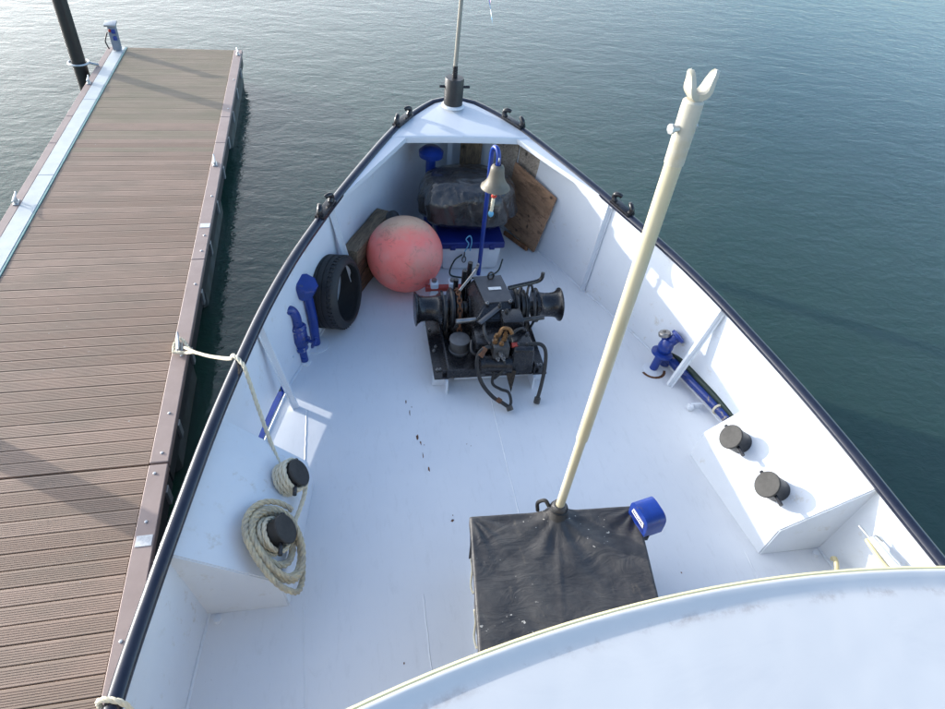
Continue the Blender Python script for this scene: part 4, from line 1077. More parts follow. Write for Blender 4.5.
# ------------------------------------------------------------------ bell on its post
bl = thing('bell_post', 'slim blue post with hooked top standing behind the windlass', 'post', (0.148, 5.19, 0))
mb = MB(); mb.tube([(0.148, 5.19, 0), (0.148, 5.19, 0.7), (0.146, 5.19, 1.30)] + [(0.146 + 0.02 * (1 - math.cos(a)) , 5.19 - 0.055 * (1 - math.cos(a)), 1.30 + 0.085 * math.sin(a)) for a in np.linspace(0.25, math.pi, 12)] + [(0.186, 5.08, 1.25)], 0.0215, 12); mb.build('pipe', MT['blue'], bl)
mb = MB(); mb.lathe([(0.07, 0), (0.07, 0.012), (0.03, 0.014)], (0.148, 5.19, 0), n=20); mb.build('foot_flange', MT['white'], bl)
BX, BY, BZ = 0.186, 5.08, 1.255
be = thing('ship_bell', 'weathered bronze ship bell hanging from the blue hook', 'bell', (BX, BY, BZ - 0.25))
mb = MB(); mb.lathe([(0.030, 0.0), (0.052, -0.012), (0.060, -0.030), (0.064, -0.07), (0.072, -0.115), (0.088, -0.155), (0.112, -0.188), (0.130, -0.205), (0.133, -0.216), (0.122, -0.220), (0.075, -0.14), (0.05, -0.05), (0.0, -0.04)], (BX, BY, BZ), n=36, cap=False); mb.build('bell_body', MT['bell'], be, sharp=50)
mb = MB(); mb.cyl((BX, BY, BZ - 0.01), (BX, BY, BZ + 0.04), 0.016, n=10); mb.tube([(BX + 0.0, BY + 0.02 * math.cos(a), BZ + 0.05 + 0.025 * math.sin(a)) for a in np.linspace(0, 2 * math.pi, 14, endpoint=False)], 0.008, 6, closed=True); mb.build('shackle', MT['galv'], be)
mb = MB(); rope(mb, [Vector((BX - 0.005, BY - 0.02, BZ - 0.08)), Vector((BX - 0.01, BY - 0.03, BZ - 0.27)), Vector((BX - 0.02, BY - 0.035, BZ - 0.46))], 0.017, 0.06); mb.build('bell_rope', MT['rope'], be)
mb = MB(); mb.sphere((BX - 0.01, BY - 0.03, BZ - 0.285), 0.026, 2, (1, 1, 0.8)); mb.build('knot', MT['redknot'], be)
mb = MB(); mb.sphere((BX - 0.02, BY - 0.035, BZ - 0.46), 0.026, 2, (1, 1, 1.3)); mb.build('tassel', MT['string'], be)

# ------------------------------------------------------------------ cool box with lid and the wrapped bundle on it
cb = thing('storage_box', 'white storage box with dark blue lid under the black bundle', 'box', (0.07, 5.55, 0))
mb = MB(); mb.loft([[(-0.215, 5.30, 0.002), (0.355, 5.30, 0.002), (0.355, 5.78, 0.002), (-0.215, 5.78, 0.002)], [(-0.235, 5.28, 0.29), (0.375, 5.28, 0.29), (0.375, 5.80, 0.29), (-0.235, 5.80, 0.29)]])
bmesh.ops.bevel(mb.bm, geom=[e for e in mb.bm.edges], offset=0.02, segments=3, affect='EDGES'); mb.build('tub', MT['whiteplastic'], cb)
mb = MB(); mb.box((0.66, 0.57, 0.075), (0.07, 5.54, 0.31), None, 0.022, 3); mb.build('lid', MT['bluelid'], cb)
for x in (-0.12, 0.27):
    mb = MB(); mb.box((0.055, 0.02, 0.05), (x, 5.252, 0.292), None, 0.006); mb.build('latch', MT['bluelid'], cb)
mb = MB(); mb.tube(smooth_path([(-0.02, 5.262, 0.21), (-0.10, 5.24, 0.15), (-0.14, 5.20, 0.02), (-0.02, 5.15, 0.010), (0.12, 5.14, 0.010), (0.26, 5.17, 0.010), (0.36, 5.23, 0.03), (0.40, 5.27, 0.14)], 8), 0.008, 7); mb.build('cable', MT['hosegreen'], cb)
mb = MB(); mb.tube([(0.0 + 0.018 * math.cos(a), 5.255, 0.155 + 0.034 * math.sin(a)) for a in np.linspace(0, 2 * math.pi, 16, endpoint=False)], 0.006, 6, closed=True); mb.cyl((0.0, 5.257, 0.19), (0.0, 5.257, 0.24), 0.007); mb.build('snap_hook', MT['darksteel'], cb)
mb = MB(); mb.tube(smooth_path([(0.0, 5.25, 0.25), (0.03, 5.245, 0.34), (0.0, 5.24, 0.40), (0.04, 5.25, 0.43), (0.06, 5.25, 0.36), (0.05, 5.25, 0.26)], 6), 0.006, 6); mb.build('string', MT['string'], cb)

def bundle():
    mb = MB()
    q = bmesh.ops.create_icosphere(mb.bm, subdivisions=6, radius=1.0)
    for v in q['verts']:
        d = v.co.copy()
        p = 2.6
        k = (abs(d.x) ** p + abs(d.y) ** p) ** (1 / p) if (abs(d.x) + abs(d.y)) > 1e-6 else 0
        rxy = math.hypot(d.x, d.y)
        f = rxy / k if k > 1e-6 else 1.0
        x, y, z = d.x * f, d.y * f, d.z
        # flattened crown, tucked underside
        z = math.copysign(abs(z) ** 0.50, z)
        tuck = 1.0 if z > -0.35 else 1.0 - 0.28 * (-0.35 - z) / 0.65
        a = math.atan2(y, x)
        fold = (0.020 * math.sin(8 * a + 2.2 * math.sin(2 * a) + 1.2 * z) + 0.012 * abs(math.sin(11 * a + 2 * z + 1.5 * math.sin(3 * a)))) * (0.5 + 0.9 * max(0, -z + 0.7)) * (1.5 if y < 0.2 else 1.0)
        side = (1 - abs(z) ** 4)
        n_ = mnoise.noise(Vector((x, y, z)) * 1.6) * 0.055 + mnoise.noise(Vector((x * 1.6, y * 1.6, z * 0.5)) * 5.0) * 0.026
        sc = 1 + n_ + fold * side * 1.35
        v.co = Vector((x * 0.47 * sc * tuck, y * 0.375 * sc * tuck, z * (0.29 if z > 0 else 0.255) * (1 + 0.5 * n_) + ((0.014 * mnoise.noise(Vector((x * 3.5, y * 3.5, 5))) - 0.03 * max(0, 1 - 1.6 * (x * x + y * y))) if z > 0 else 0)))
    for v in mb.bm.verts: v.co += Vector((0.065, 5.66, 0.60))
    return mb
bd = bundle().build('wrapped_bundle', MT['bag'], None, origin=(0.065, 5.66, 0.36), sharp=80)
tag(bd, 'bundle wrapped in shiny black plastic sheet lying on the blue lid', 'bundle')

# ------------------------------------------------------------------ boards against the starboard bow
def slab(name, corners, thick, m, label, cat, group=None, inward=None):
    c = [Vector(p) for p in corners]
    nrm = (c[1] - c[0]).cross(c[3] - c[0]).normalized()
    if nrm.dot(inward) < 0: nrm = -nrm
    o = sum(c, Vector()) / 4; o.z = min(p.z for p in c)
    mb = MB(); mb.poly_extrude(c, -nrm * thick)
    bmesh.ops.bevel(mb.bm, geom=mb.bm.edges[:], offset=0.003, segments=1, affect='EDGES')
    # axes: local x along the first edge so that the grain follows the board
    ux = (c[1] - c[0]).normalized(); uz = nrm; uy = uz.cross(ux)
    rot = Matrix((ux, uy, uz)).transposed()
    for v in mb.bm.verts: v.co = rot.transposed() @ (v.co - o)
    ob = mb.build(name, m); ob.rotation_mode = 'QUATERNION'; ob.rotation_quaternion = rot.to_quaternion(); ob.location = o
    return tag(ob, label, cat, group)
inw = Vector((-0.85, -0.5, 0.1))
slab('plywood_board', [(0.805, 5.565, 0.012), (0.535, 6.02, 0.09), (0.570, 5.93, 0.86), (0.905, 5.46, 0.71)], 0.022, MT['plywood'], 'brown plywood board leaning against the starboard bow beside the black bundle', 'board', None, inw)
slab('grey_board', [(0.62, 6.00, 0.35), (0.775, 5.79, 0.35), (0.800, 5.745, 0.985), (0.62, 6.00, 1.00)], 0.02, MT['greywood'], 'right hand grey weathered board behind the plywood under the foredeck', 'board', 'grey boards behind the plywood', inw)
slab('grey_board', [(0.43, 6.20, 0.35), (0.60, 6.025, 0.35), (0.61, 6.015, 1.00), (0.43, 6.22, 1.02)], 0.02, MT['greywood'], 'left hand pale grey board behind the bell under the foredeck', 'board', 'grey boards behind the plywood', inw)
slab('batten', [(0.55, 5.93, 0.005), (0.735, 5.60, 0.005), (0.735, 5.60, 0.05), (0.55, 5.93, 0.05)], 0.03, MT['batten'], 'thin orange brown batten lying along the foot of the plywood', 'batten', None, inw)
slab('dark_board', [(0.08, 6.36, 0.45), (0.30, 6.30, 0.45), (0.30, 6.32, 0.98), (0.08, 6.38, 0.98)], 0.025, MT['beamtop'], 'dark old board in the bow corner beyond the black bundle', 'board', None, Vector((0, -1, 0)))
vt = thing('mushroom_vent', 'dark blue mushroom vent standing under the foredeck plate', 'vent', (-0.27, 6.05, 0.0))
mb = MB(); mb.cyl((-0.27, 6.05, 0), (-0.27, 6.05, 0.86), 0.05, n=16); mb.build('pipe', MT['blue'], vt)
mb = MB(); mb.lathe([(0.06, 0.84), (0.12, 0.86), (0.125, 0.91), (0.08, 0.95), (0, 0.96)], (-0.27, 6.05, 0), n=24, cap=False); mb.build('cap', MT['blue'], vt)

# ------------------------------------------------------------------ timber baulk, tyre, buoy
def timber():
    a = Vector((-1.045, 4.90, 0)); b = Vector((-0.70, 5.60, 0))
    ux = (b - a).normalized(); uy = Vector((-ux.y, ux.x, 0)); rot = Matrix((uy * -1, ux, Vector((0, 0, 1)))).transposed()
    L_ = (b - a).length
    t = thing('timber_baulk', 'thick old timber baulk standing on edge against the port bulwark', 'timber', (a + b) / 2, rot=rot)
    w = 0.15
    for (z0, z1, dx, nm) in ((0.002, 0.20, 0.0, 'lower_plank'), (0.204, 0.355, -0.008, 'middle_plank'), (0.359, 0.50, 0.0, 'top_plank')):
        mb = MB(); mb.box((w, L_ - random.uniform(0, 0.03), z1 - z0), (-w / 2 + dx, 0, (z0 + z1) / 2), None, 0.010, 2)
        bmesh.ops.subdivide_edges(mb.bm, edges=[e for e in mb.bm.edges if e.calc_length() > 0.2], cuts=6)
        for v in mb.bm.verts: v.co += Vector(mnoise.noise_vector(v.co * 9)) * 0.006
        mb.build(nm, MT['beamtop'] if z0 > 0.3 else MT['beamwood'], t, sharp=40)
timber()

tx, ty = -1.255, 4.57
axis = Vector((0.92, -0.36, 0.16)).normalized()
q = Vector((0, 0, 1)).rotation_difference(axis)
ty_t = thing('tyre', 'worn black car tyre leaning on the port bulwark by the blue vent', 'tyre', (tx, ty, 0.318), rot=q)
RO = 0.315
mb = MB()
sec = [(-0.116, 0.205), (-0.122, 0.225), (-0.116, 0.262), (-0.098, 0.292), (-0.082, 0.309), (-0.072, 0.314), (-0.068, 0.305), (-0.060, 0.305), (-0.056, 0.316), (-0.030, 0.318), (-0.027, 0.307), (-0.019, 0.307), (-0.016, 0.319), (0.016, 0.319), (0.019, 0.307), (0.027, 0.307), (0.030, 0.318), (0.056, 0.316), (0.060, 0.305), (0.068, 0.305),
       (0.072, 0.314), (0.082, 0.309), (0.098, 0.292), (0.116, 0.262), (0.122, 0.225), (0.116, 0.205), (0.100, 0.203), (0.106, 0.226), (0.098, 0.262), (0.070, 0.290), (0.03, 0.300), (-0.03, 0.300), (-0.070, 0.290), (-0.098, 0.262), (-0.106, 0.200), (-0.100, 0.165), (-0.112, 0.165)]
n = 64; rings = []
for k in range(n):
    a = 2 * math.pi * k / n
    rings.append([(r * math.cos(a), r * math.sin(a), h) for h, r in sec])
vr = [[mb.bm.verts.new(p) for p in L] for L in rings]
for k in range(n):
    A, B = vr[k], vr[(k + 1) % n]
    for j in range(len(sec)): mb.bm.faces.new((A[j], B[j], B[(j + 1) % len(sec)], A[(j + 1) % len(sec)]))
for v in mb.bm.verts:
    r_ = math.hypot(v.co.x, v.co.y); k_ = (0.319 - (0.319 - r_) * 0.66) / r_
    v.co = Vector((v.co.x * k_ * 1.01, v.co.y * k_ * 1.01, v.co.z * 1.18))
mb.build('carcass', MT['tyre'], ty_t, sharp=40)
mb = MB()
for k in range(48):
    a = 2 * math.pi * k / 48
    for h, sg in ((-0.066, 1), (0.066, -1)):
        rot = Matrix.Rotation(a, 3, 'Z') @ Matrix.Rotation(R_(20 * sg), 3, 'X')
        mb.box((0.012, 0.026, 0.034), (0.3165 * math.cos(a), 0.3165 * math.sin(a), h * 1.32), rot)
mb.build('tread_block', MT['tyre'], ty_t, kind='stuff')

bu = thing('mooring_buoy', 'big faded pink round buoy resting on the deck beside the storage box', 'buoy', (-0.604, 5.072, 0.0))
mb = MB(); q = bmesh.ops.create_uvsphere(mb.bm, u_segments=64, v_segments=40, radius=0.356)
for v in mb.bm.verts:
    v.co *= 1 + 0.006 * mnoise.noise(v.co * 5)
    v.co += Vector((-0.604, 5.072, 0.354))
mb.build('ball', MT['buoy'], bu, origin=(-0.604, 5.072, 0.354), sharp=80)
bu.children[0].location = (0, 0, 0.354)
mb = MB(); mb.lathe([(0.07, 0.0), (0.062, 0.05), (0.04, 0.08), (0.0, 0.085)], (-0.604 - 0.09, 5.072 + 0.26, 0.354 + 0.21), (-0.25, 0.72, 0.6), 20, cap=False); mb.build('eye_lug', MT['blackmatt'], bu)

# ------------------------------------------------------------------ blue valves and vents
def vent_head(mb, c, ax, r=0.085, L=0.15, sides=8):
    c = Vector(c); ax = Vector(ax).normalized()
    mb.lathe([(r * 0.9, -L / 2), (r, -L / 2 + 0.012), (r, L / 2 - 0.012), (r * 0.9, L / 2)], c, ax, sides)
pv = thing('air_vent', 'blue capped air vent pipe standing against the port bulwark by the tyre', 'vent', (-1.43, 4.245, 0), 'blue air vents')
mb = MB(); mb.tube([(-1.43, 4.245, 0.0), (-1.435, 4.245, 0.3), (-1.462, 4.25, 0.56)], 0.040, 14); mb.build('pipe', MT['blue'], pv)
mb = MB(); vent_head(mb, (-1.475, 4.25, 0.615), (0.35, -0.3, 1.0), 0.098, 0.13, 8); mb.build('head', MT['blue'], pv, flat=True)
mb = MB(); mb.lathe([(0.11, 0), (0.11, 0.008), (0.055, 0.020)], (-1.43, 4.245, 0), n=20); mb.build('foot_flange', MT['white'], pv)

hy = thing('fire_hydrant', 'tall blue hydrant valve with elbow outlet against the port bulwark', 'hydrant', (-1.517, 4.035, 0))
mb = MB(); mb.cyl((-1.517, 4.035, 0), (-1.53, 4.035, 0.17), 0.034, n=14); mb.build('riser', MT['bluechip'], hy)
mb = MB(); mb.lathe([(0.045, 0.14), (0.062, 0.17), (0.062, 0.19), (0.05, 0.20), (0.068, 0.27), (0.062, 0.34), (0.045, 0.36), (0.064, 0.37), (0.064, 0.39), (0.045, 0.41)], (-1.535, 4.035, 0), n=18)
mb.cyl((-1.535, 4.035, 0.28), (-1.47, 3.99, 0.28), 0.036, n=12); mb.build('body', MT['bluechip'], hy, sharp=45)
mb = MB(); mb.tube(smooth_path([(-1.538, 4.035, 0.40), (-1.545, 4.035, 0.50), (-1.575, 4.03, 0.56), (-1.62, 4.01, 0.575)], 6), 0.038, 12); mb.build('elbow', MT['bluechip'], hy)
mb = MB(); mb.lathe([(0.044, 0), (0.044, 0.03), (0.03, 0.034)], (-1.61, 4.015, 0.573), (-1, -0.3, 0.05), 12); mb.build('outlet', MT['brass'], hy)
mb = MB(); mb.box((0.07, 0.05, 0.03), (-1.62, 3.93, 0.17)); mb.build('bracket', MT['white'], hy)
mb = MB(); mb.cyl((-1.47, 3.99, 0.28), (-1.425, 3.96, 0.285), 0.014, n=10)
mb.tube([(-1.42 + 0.02 * math.cos(a), 3.955 - 0.045 * math.cos(a) * 0.0 + 0.045 * math.sin(a) * 0.6, 0.285 + 0.045 * math.cos(a)) for a in np.linspace(0, 2 * math.pi, 16, endpoint=False)], 0.010, 7, closed=True); mb.build('handwheel', MT['bluechip'], hy)
mb = MB(); mb.cyl((-1.535, 4.035, 0.255), (-1.60, 4.0, 0.235), 0.026, n=12); mb.lathe([(0.036, 0), (0.036, 0.02), (0.02, 0.024)], (-1.59, 4.005, 0.238), (-0.9, -0.45, -0.3), 8); mb.build('side_branch', MT['bluechip'], hy)
for z_ in (0.18, 0.38):
    for k in range(6):
        a = k * math.pi / 3; mb = MB(); mb.lathe([(0.009, -0.016), (0.009, 0.016), (0, 0.016)], (-1.535 + 0.054 * math.cos(a), 4.035 + 0.054 * math.sin(a), z_), n=6, cap=False); mb.build('flange_bolt', MT['galv'], hy)
mb = MB(); mb.lathe([(0.05, 0), (0.05, 0.02), (0.04, 0.026)], (-1.517, 4.035, 0), n=16); mb.build('foot_flange', MT['white'], hy)

hs = thing('fire_hydrant', 'squat blue hydrant with steel cap by the starboard stanchion', 'hydrant', (1.47, 3.735, 0))
mb = MB(); mb.cyl((1.47, 3.735, 0), (1.505, 3.75, 0.19), 0.036, n=14); mb.build('riser', MT['blue'], hs)
ax = Vector((0.18, 0.06, 1)).normalized(); o = Vector((1.505, 3.75, 0.16))
mb = MB(); mb.lathe([(0.05, 0), (0.094, 0.012), (0.094, 0.034), (0.05, 0.044), (0.06, 0.055), (0.066, 0.10), (0.055, 0.15), (0.042, 0.17), (0.0, 0.172)], o, ax, 22, cap=False); mb.build('body', MT['blue'], hs, sharp=45)
mb = MB(); pA = o + ax * 0.11; pB = pA + V(0.085, 0.01, 0.085); dA = (pB - pA).normalized(); mb.cyl(pA, pB, 0.045, n=14); mb.lathe([(0.045, -0.02), (0.068, -0.012), (0.068, 0.012), (0.05, 0.02), (0.0, 0.02)], pB, dA, 20, cap=False); mb.build('outlet', MT['blue'], hs)
mb = MB(); pC = o + ax * 0.13 + V(-0.02, 0.05, 0.05); mb.cyl(o + ax * 0.11, pC, 0.03, n=12); mb.build('neck', MT['blue'], hs)
mb = MB(); mb.lathe([(0.040, -0.008), (0.052, 0.0), (0.052, 0.026), (0.045, 0.034), (0.014, 0.036), (0.014, 0.05), (0.0, 0.05)], pC, (-0.2, 0.3, 1), 12, cap=False); mb.build('steel_cap', MT['steel'], hs)
mb = MB(); mb.lathe([(0.09, 0), (0.09, 0.006), (0.05, 0.020)], (1.47, 3.735, 0), n=18); mb.build('foot_flange', MT['white'], hs)
mb = MB(); P_ = [(1.47 + 0.115 * math.cos(a), 3.735 + 0.115 * math.sin(a), 0.0015) for a in np.linspace(-2.9, -0.2, 10)] + [(1.47 + 0.088 * math.cos(a), 3.735 + 0.088 * math.sin(a), 0.0015) for a in np.linspace(-0.2, -2.9, 10)]
mb.bm.faces.new([mb.bm.verts.new(p) for p in P_]); mb.build('rust_ring', MT['rust'], hs)

bpp = thing('blue_pipe', 'peeling blue pipe lying along the foot of the starboard bulwark', 'pipe', (1.68, 3.4, 0))
mb = MB(); mb.tube(smooth_path([(1.60, 3.79, 0.0), (1.605, 3.80, 0.05), (1.62, 3.77, 0.085), (1.665, 3.62, 0.085), (1.745, 3.36, 0.085), (1.815, 3.12, 0.085), (1.83, 3.05, 0.08)], 8), 0.042, 14); mb.build('pipe', MT['bluechip'], bpp)
mb = MB(); mb.tube([(1.80 + 0.044 * math.cos(a), 3.16, 0.085 + 0.05 * math.sin(a)) for a in np.linspace(0, 2 * math.pi, 16, endpoint=False)], 0.010, 6, closed=True); mb.build('rope_tie', MT['rope'], bpp)
mb = MB(); mb.box((0.10, 0.014, 0.06), (1.66, 3.26, 0.03)); mb.box((0.05, 0.05, 0.05), (1.61, 3.25, 0.03), None, 0.01); mb.build('pipe_bracket', MT['white'], bpp)
hz = thing('green_hose', 'dark green hose tied alongside the blue starboard pipe', 'hose', (1.74, 3.4, 0))
mb = MB(); mb.tube(smooth_path([(1.655, 3.80, 0.12), (1.69, 3.68, 0.14), (1.735, 3.48, 0.14), (1.80, 3.24, 0.14), (1.86, 3.03, 0.13)], 8), 0.028, 12); mb.build('hose_line', MT['hosegreen'], hz)

cv = thing('air_vent', 'bright blue drum shaped air vent with white badge beside the black tarp', 'vent', (0.60, 1.93, 0), 'blue air vents')
mb = MB(); mb.tube([(0.555, 1.93, 0.0), (0.555, 1.93, 0.40), (0.575, 1.945, 0.50)], 0.036, 14); mb.build('pipe', MT['blue'], cv)
hx = Vector((0.97, 0.20, 0.06)).normalized(); hc = Vector((0.588, 1.955, 0.545))
mb = MB()
up_ = Vector((0, 0, 1)); fy = up_.cross(hx).normalized(); uz = hx.cross(fy)
prof_h = [(-0.088, -0.060)] + [(0.092 * math.copysign(abs(math.cos(a)) ** 0.6, math.cos(a)), 0.02 + 0.080 * math.sin(a) ** 0.6) for a in np.linspace(math.pi, 0, 14)] + [(0.088, -0.060)]
mb.poly_extrude([hc - hx * 0.065 + fy * a + uz * b for a, b in prof_h], hx * 0.13)
bmesh.ops.bevel(mb.bm, geom=[e for e in mb.bm.edges if len(e.link_faces) == 2 and e.calc_face_angle() > 0.7], offset=0.008, segments=2, affect='EDGES'); hd = mb.build('head', MT['blue'], cv, sharp=40)
mb = MB()
mb.poly_extrude([hc - hx * 0.0662 + fy * a + uz * b for a, b in ((-0.062, 0.012), (0.062, 0.012), (0.055, 0.052), (-0.055, 0.052))], -hx * 0.003); bg_ = mb.build('badge', MT['label'], hd, origin=(0.60, 1.93, 0), flat=True)
mb = MB()
rr = random.Random(5)
for k in range(9):
    a = -0.048 + 0.0115 * k; h_ = rr.choice((0.018, 0.022, 0.015)); p = hc - hx * 0.0695
    mb.poly_extrude([p + fy * a + uz * 0.022, p + fy * (a + 0.006) + uz * 0.022, p + fy * (a + 0.006) + uz * (0.022 + h_), p + fy * a + uz * (0.022 + h_)], -hx * 0.001)
for b in (-0.008, -0.024):
    p = hc - hx * 0.0675; mb.poly_extrude([p + fy * -0.07 + uz * b, p + fy * 0.07 + uz * b, p + fy * 0.07 + uz * (b + 0.006), p + fy * -0.07 + uz * (b + 0.006)], -hx * 0.001)
mb.build('badge_lettering', MT['bluelid'], hd, origin=(0.60, 1.93, 0), flat=True)
mb = MB(); mb.box((0.05, 0.07, 0.05), hc - hx * 0.04 - uz * 0.07 - fy * 0.06, None, 0.01); mb.box((0.03, 0.04, 0.04), hc + hx * 0.075 - uz * 0.03, None, 0.008); mb.build('clamp', MT['black'], cv)

# ------------------------------------------------------------------ tarp covered hatch and the crutch post
hb_t = thing('covered_hatch', 'low hatch box covered with laced black vinyl tarp behind the roof rim', 'hatch', (0.0, 1.55, 0))
c00, c10, c11, c01 = V(-0.461, 2.096, .5), V(0.574, 2.069, .5), V(0.40, 0.85, .5), V(-0.585, 0.85, .5)
PX, PY = 0.055, 2.05
mb = MB(); bm = mb.bm; N = 90
def tarp_pt(u, v):
    p = (c00 * (1 - u) + c10 * u) * (1 - v) + (c01 * (1 - u) + c11 * u) * v
    e = min(u, 1 - u, v * 1.3) 
    dx, dy = p.x - PX, p.y - PY; r = math.hypot(dx, dy); a = math.atan2(dy, dx)
    z = 0.5
    z += 0.055 * math.exp(-(r / 0.085) ** 2)                                   # drawn up to the boot
    z += 0.006 * math.exp(-((r - 0.20) / 0.20) ** 2) * math.cos(9 * a + 0.8 + 2 * mnoise.noise(V(a, 0, 3))) * min(1, r / 0.1) * min(1, e / 0.06)  # tension folds
    z -= 0.014 * min(1, e / 0.22) ** 1.2                                        # sag inside the frame
    z += 0.010 * mnoise.noise(Vector((p.x * 4, p.y * 4, 0.3))) * min(1, e / 0.05) + 0.005 * mnoise.noise(Vector((p.x * 11 + p.y * 6, p.y * 9, 1.3))) * min(1, e / 0.03)
    # a long crease running aft from the post
    cr = (p.x - (PX - 0.10 * (2.05 - p.y) / 0.5)); z += 0.009 * math.exp(-(cr / 0.016) ** 2) * max(0, min(1, (2.02 - p.y) / 0.1)) * max(0, 1 - (2.05 - p.y) / 0.75)
    for cxn, cyn in ((c00.x, c00.y), (c10.x, c10.y)):
        dd = math.hypot(p.x - cxn, p.y - cyn); z += 0.010 * math.exp(-(dd / 0.2) ** 2) * math.cos(14 * math.atan2(p.y - cyn, p.x - cxn)) * min(1, e / 0.05)
    return V(p.x, p.y, z)
g = [[bm.verts.new(tarp_pt(i / N, j / N)) for i in range(N + 1)] for j in range(N + 1)]
for j in range(N):
    for i in range(N): bm.faces.new((g[j][i], g[j][i + 1], g[j + 1][i + 1], g[j + 1][i]))
rim = [g[j][0] for j in range(N, -1, -1)] + [g[0][i] for i in range(1, N + 1)] + [g[j][N] for j in range(1, N + 1)]
ctr = V(0, 1.5, 0); prev = rim
M_ = len(rim)
for lev, (dz, ins) in enumerate(((-0.006, -0.006), (-0.02, -0.009), (-0.06, -0.004), (-0.14, 0.014), (-0.26, 0.035), (-0.40, 0.05))):
    row = []
    for k, v in enumerate(rim):
        o = V(v.co.x - ctr.x, v.co.y - 1.5, 0); sx = math.copysign(1, o.x) if abs(v.co.x) > 0.38 else o.x / 0.4
        nrm = V(-1, 0, 0) if k < N else (V(0, 1, 0) if k < 2 * N else V(1, 0, 0))
        if k in (N,): nrm = V(-0.7, 0.7, 0)
        if k in (2 * N,): nrm = V(0.7, 0.7, 0)
        wv = 0.010 * math.sin(k * 0.33) * min(1, -dz / 0.15) + 0.006 * math.sin(k * 0.9 + 1) * min(1, -dz / 0.2)
        row.append(bm.verts.new(V(v.co.x, v.co.y, 0.5 + dz) - nrm * (ins + wv)))
    for k in range(M_ - 1): bm.faces.new((prev[k], prev[k + 1], row[k + 1], row[k]))
    prev = row
mb.build('tarp', MT['tarp'], hb_t, sharp=70)
mb = MB(); mb.loft([[(-0.40, 2.02, 0.002), (0.50, 2.0, 0.002), (0.34, 0.86, 0.002), (-0.50, 0.86, 0.002)], [(-0.42, 2.05, 0.44), (0.53, 2.03, 0.44), (0.37, 0.86, 0.44), (-0.54, 0.86, 0.44)]]); mb.build('coaming', MT['white'], hb_t)
for (ya, yb) in ((1.86, 1.66), (1.56, 1.36), (1.28, 1.10)):
    mb = MB(); xx = lambda y: -0.466 - (2.096 - y) * 0.0995
    mb.tube(smooth_path([(xx(ya) - .004, ya, 0.44), (xx(ya) + 0.004, ya - 0.03, 0.37), (xx(yb) + 0.008, (ya + yb) / 2, 0.33), (xx(yb) + 0.004, yb + 0.03, 0.37), (xx(yb) - .004, yb, 0.44)], 6), 0.006, 6); mb.build('lacing', MT['cream'], hb_t)
for (x0, z0) in ((-0.0, 0.52),):
    mb = MB(); mb.tube(smooth_path([(-0.05, 2.10, 0.50), (-0.055, 2.115, 0.56), (-0.02, 2.10, 0.60), (0.0, 2.07, 0.58)], 6), 0.012, 8); mb.build('tie_loop', MT['rubber'], hb_t)
mb = MB(); mb.lathe([(0.080, -0.03), (0.056, 0.03), (0.046, 0.075), (0.040, 0.100), (0.0265, 0.104)], (PX, PY, 0.52), n=26, cap=False)
for v in mb.bm.verts: v.co += Vector(mnoise.noise_vector(v.co * 14)) * 0.007
mb.build('boot', MT['tarp'], hb_t, sharp=70)
mb = MB(); mb.tube([(PX + 0.051 * math.cos(a), PY + 0.051 * math.sin(a), 0.585 + 0.005 * math.sin(2 * a)) for a in np.linspace(0, 2 * math.pi, 24, endpoint=False)], 0.006, 6, closed=True); mb.build('boot_cord', MT['rubber'], hb_t)

cp = thing('crutch_post', 'tall cream tubular post with forked crutch top rising from the tarp', 'post', (PX, PY, 0.0))
def postx(z): return PX + 0.0 + 0.036 * (z - 0.5) / 2.5
mb = MB(); mb.tube([(postx(z), PY, z) for z in (0.05, 0.8, 1.26, 1.265)], [0.026, 0.026, 0.026, 0.02], 28); mb.build('lower_tube', MT['polegrey'], cp)
mb = MB(); mb.tube([(postx(z), PY, z) for z in (1.22, 1.222, 1.8, 2.4, 2.80)], [0.0265, 0.0315, 0.0318, 0.0322, 0.0325], 28); mb.build('upper_tube', MT['polegrey'], cp)
mb = MB(); mb.lathe([(0.0325, 0.0), (0.0360, 0.002), (0.0375, 0.20), (0.0365, 0.228), (0.028, 0.236), (0.0, 0.238)], (postx(2.79), PY, 2.782), n=28, cap=False); mb.build('collar', MT['forkwhite'], cp)
mb = MB(); mb.lathe([(0.012, 0), (0.012, 0.02), (0.018, 0.022), (0.018, 0.034), (0.0, 0.036)], (postx(2.9) - 0.034, PY - 0.013, 2.92), (-1, -0.2, 0), 8, cap=False); mb.build('clamp_bolt', MT['galv'], cp)
mb = MB(); mb.lathe([(0.012, 0), (0.012, 0.012), (0.0, 0.014)], (postx(2.9) + 0.034, PY + 0.013, 2.92), (1, 0.2, 0), 8, cap=False); mb.build('clamp_bolt', MT['galv'], cp)
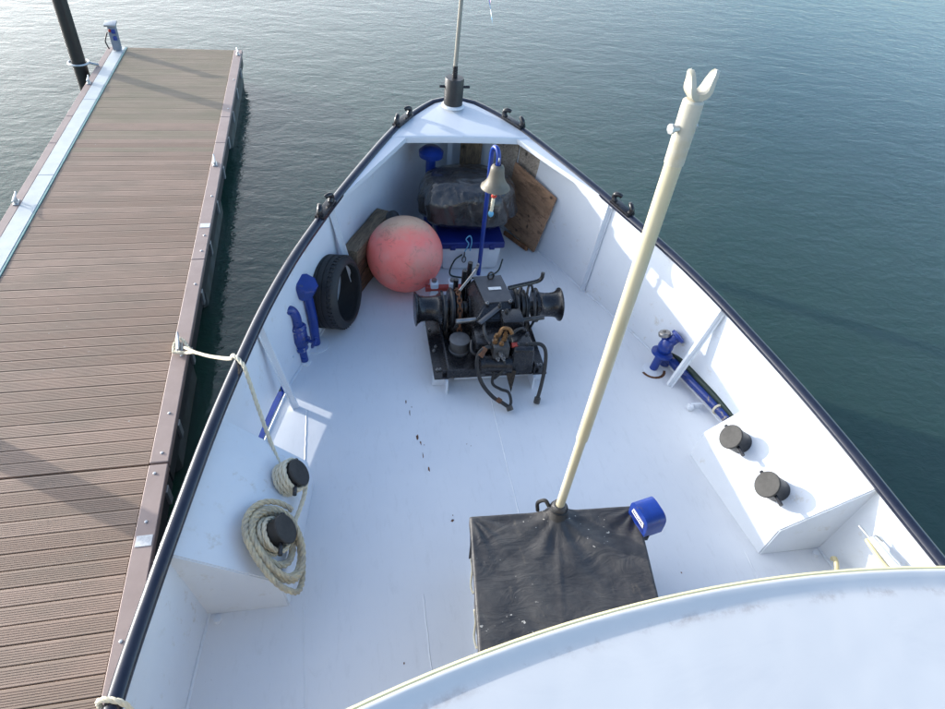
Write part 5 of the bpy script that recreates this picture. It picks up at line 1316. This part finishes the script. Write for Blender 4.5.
# the crutch: two cupped horns cut from pipe
mb = MB(); bm = mb.bm
xo, zo = postx(3.0), 3.024
ca, sa = math.cos(R_(2)), math.sin(R_(2))
def P(x, y, z): x, y, z = x * 0.82, y * 0.82, z * 0.9; return V(xo + x * ca - y * sa, PY + x * sa + y * ca, zo + z)
path = []
for q_ in np.linspace(-1, 1, 33):
    t = abs(q_); sg = 1 if q_ >= 0 else -1
    if t < 0.55:
        th = t / 0.55 * R_(80); x, z = 0.047 * math.sin(th), 0.047 * (1 - math.cos(th)); tx_, tz_ = math.cos(th), math.sin(th)
    else:
        k = (t - 0.55) / 0.45; x, z = 0.0463 + 0.008 * k + 0.010 * k * k, 0.0388 + 0.062 * k; tx_, tz_ = 0.25, 0.97
    wid = 0.026 + 0.012 * math.sin(min(1, t / 0.8) * math.pi) if t < 0.8 else 0.026 * max(0.12, (1 - ((t - 0.8) / 0.2) ** 2)) ** 0.5
    path.append((sg * x, z, sg * tx_ if sg > 0 else tx_, tz_ * sg, wid, 0.0065 + 0.005 * (1 - t)))
rows = []
for x, z, tx_, tz_, wid, th in path:
    L_ = math.hypot(tx_, tz_); nx_, nz_ = -tz_ / L_, tx_ / L_
    ring = []
    for k in range(9):
        yv = -wid + 2 * wid * k / 8; cup = 0.008 * (k / 4 - 1) ** 2
        ring.append(P(x + nx_ * (th + cup), yv, z + nz_ * (th + cup)))
    for k in range(8, -1, -1):
        yv = -wid + 2 * wid * k / 8; cup = 0.008 * (k / 4 - 1) ** 2
        ring.append(P(x + nx_ * (-th + cup * 0.6), yv, z + nz_ * (-th + cup * 0.6)))
    rows.append(ring)
mb.loft(rows)
mb.build('fork', MT['forkwhite'], cp, sharp=60)

# ------------------------------------------------------------------ small gear at the starboard quarter
sb = thing('boat_hook', 'white pole with a thin metal tip leaning on the starboard bulwark aft', 'pole', (2.02, 1.7, 0.45))
a = V(1.985, 1.80, 0.47); b = V(2.055, 1.20, 0.50); d = (b - a).normalized()
mb = MB(); mb.cyl(a + d * 0.10, b, 0.028, n=14); mb.build('shaft', MT['whiteplastic'], sb)
mb = MB(); mb.cyl(a, a + d * 0.14, 0.008, n=8); mb.build('tip', MT['galv'], sb)
mb = MB(); mb.tube(smooth_path([a + d * 0.12, a + d * 0.09 + V(0.03, 0.0, 0.02), a + d * 0.10 + V(0.06, -0.03, 0.01)], 5), 0.006, 6); mb.build('hook', MT['galv'], sb)
mb = MB(); mb.tube(smooth_path([a + d * 0.10 + V(-0.03, 0, 0.0), a + d * 0.24 + V(-0.046, 0, -0.005), a + d * 0.32 + V(-0.046, 0, -0.005), b + V(-0.046, 0, 0)], 5), 0.013, 8); mb.build('strap', MT['yellow'], sb)
yh = thing('lashing_hook', 'faded yellow curved lashing hook near the starboard deck edge', 'hook', (1.92, 1.64, 0.0))
mb = MB(); mb.tube(smooth_path([(1.89, 1.58, 0.0), (1.895, 1.62, 0.10), (1.905, 1.68, 0.175), (1.925, 1.735, 0.185), (1.950, 1.765, 0.14), (1.968, 1.775, 0.11)], 6), 0.015, 10); mb.build('rod', MT['yellow'], yh)
mb = MB(); mb.box((0.06, 0.06, 0.01), (1.89, 1.58, 0.006)); mb.build('foot_plate', MT['white'], yh)

for o in list(bpy.data.objects):
    if '_o' in o: del o['_o']
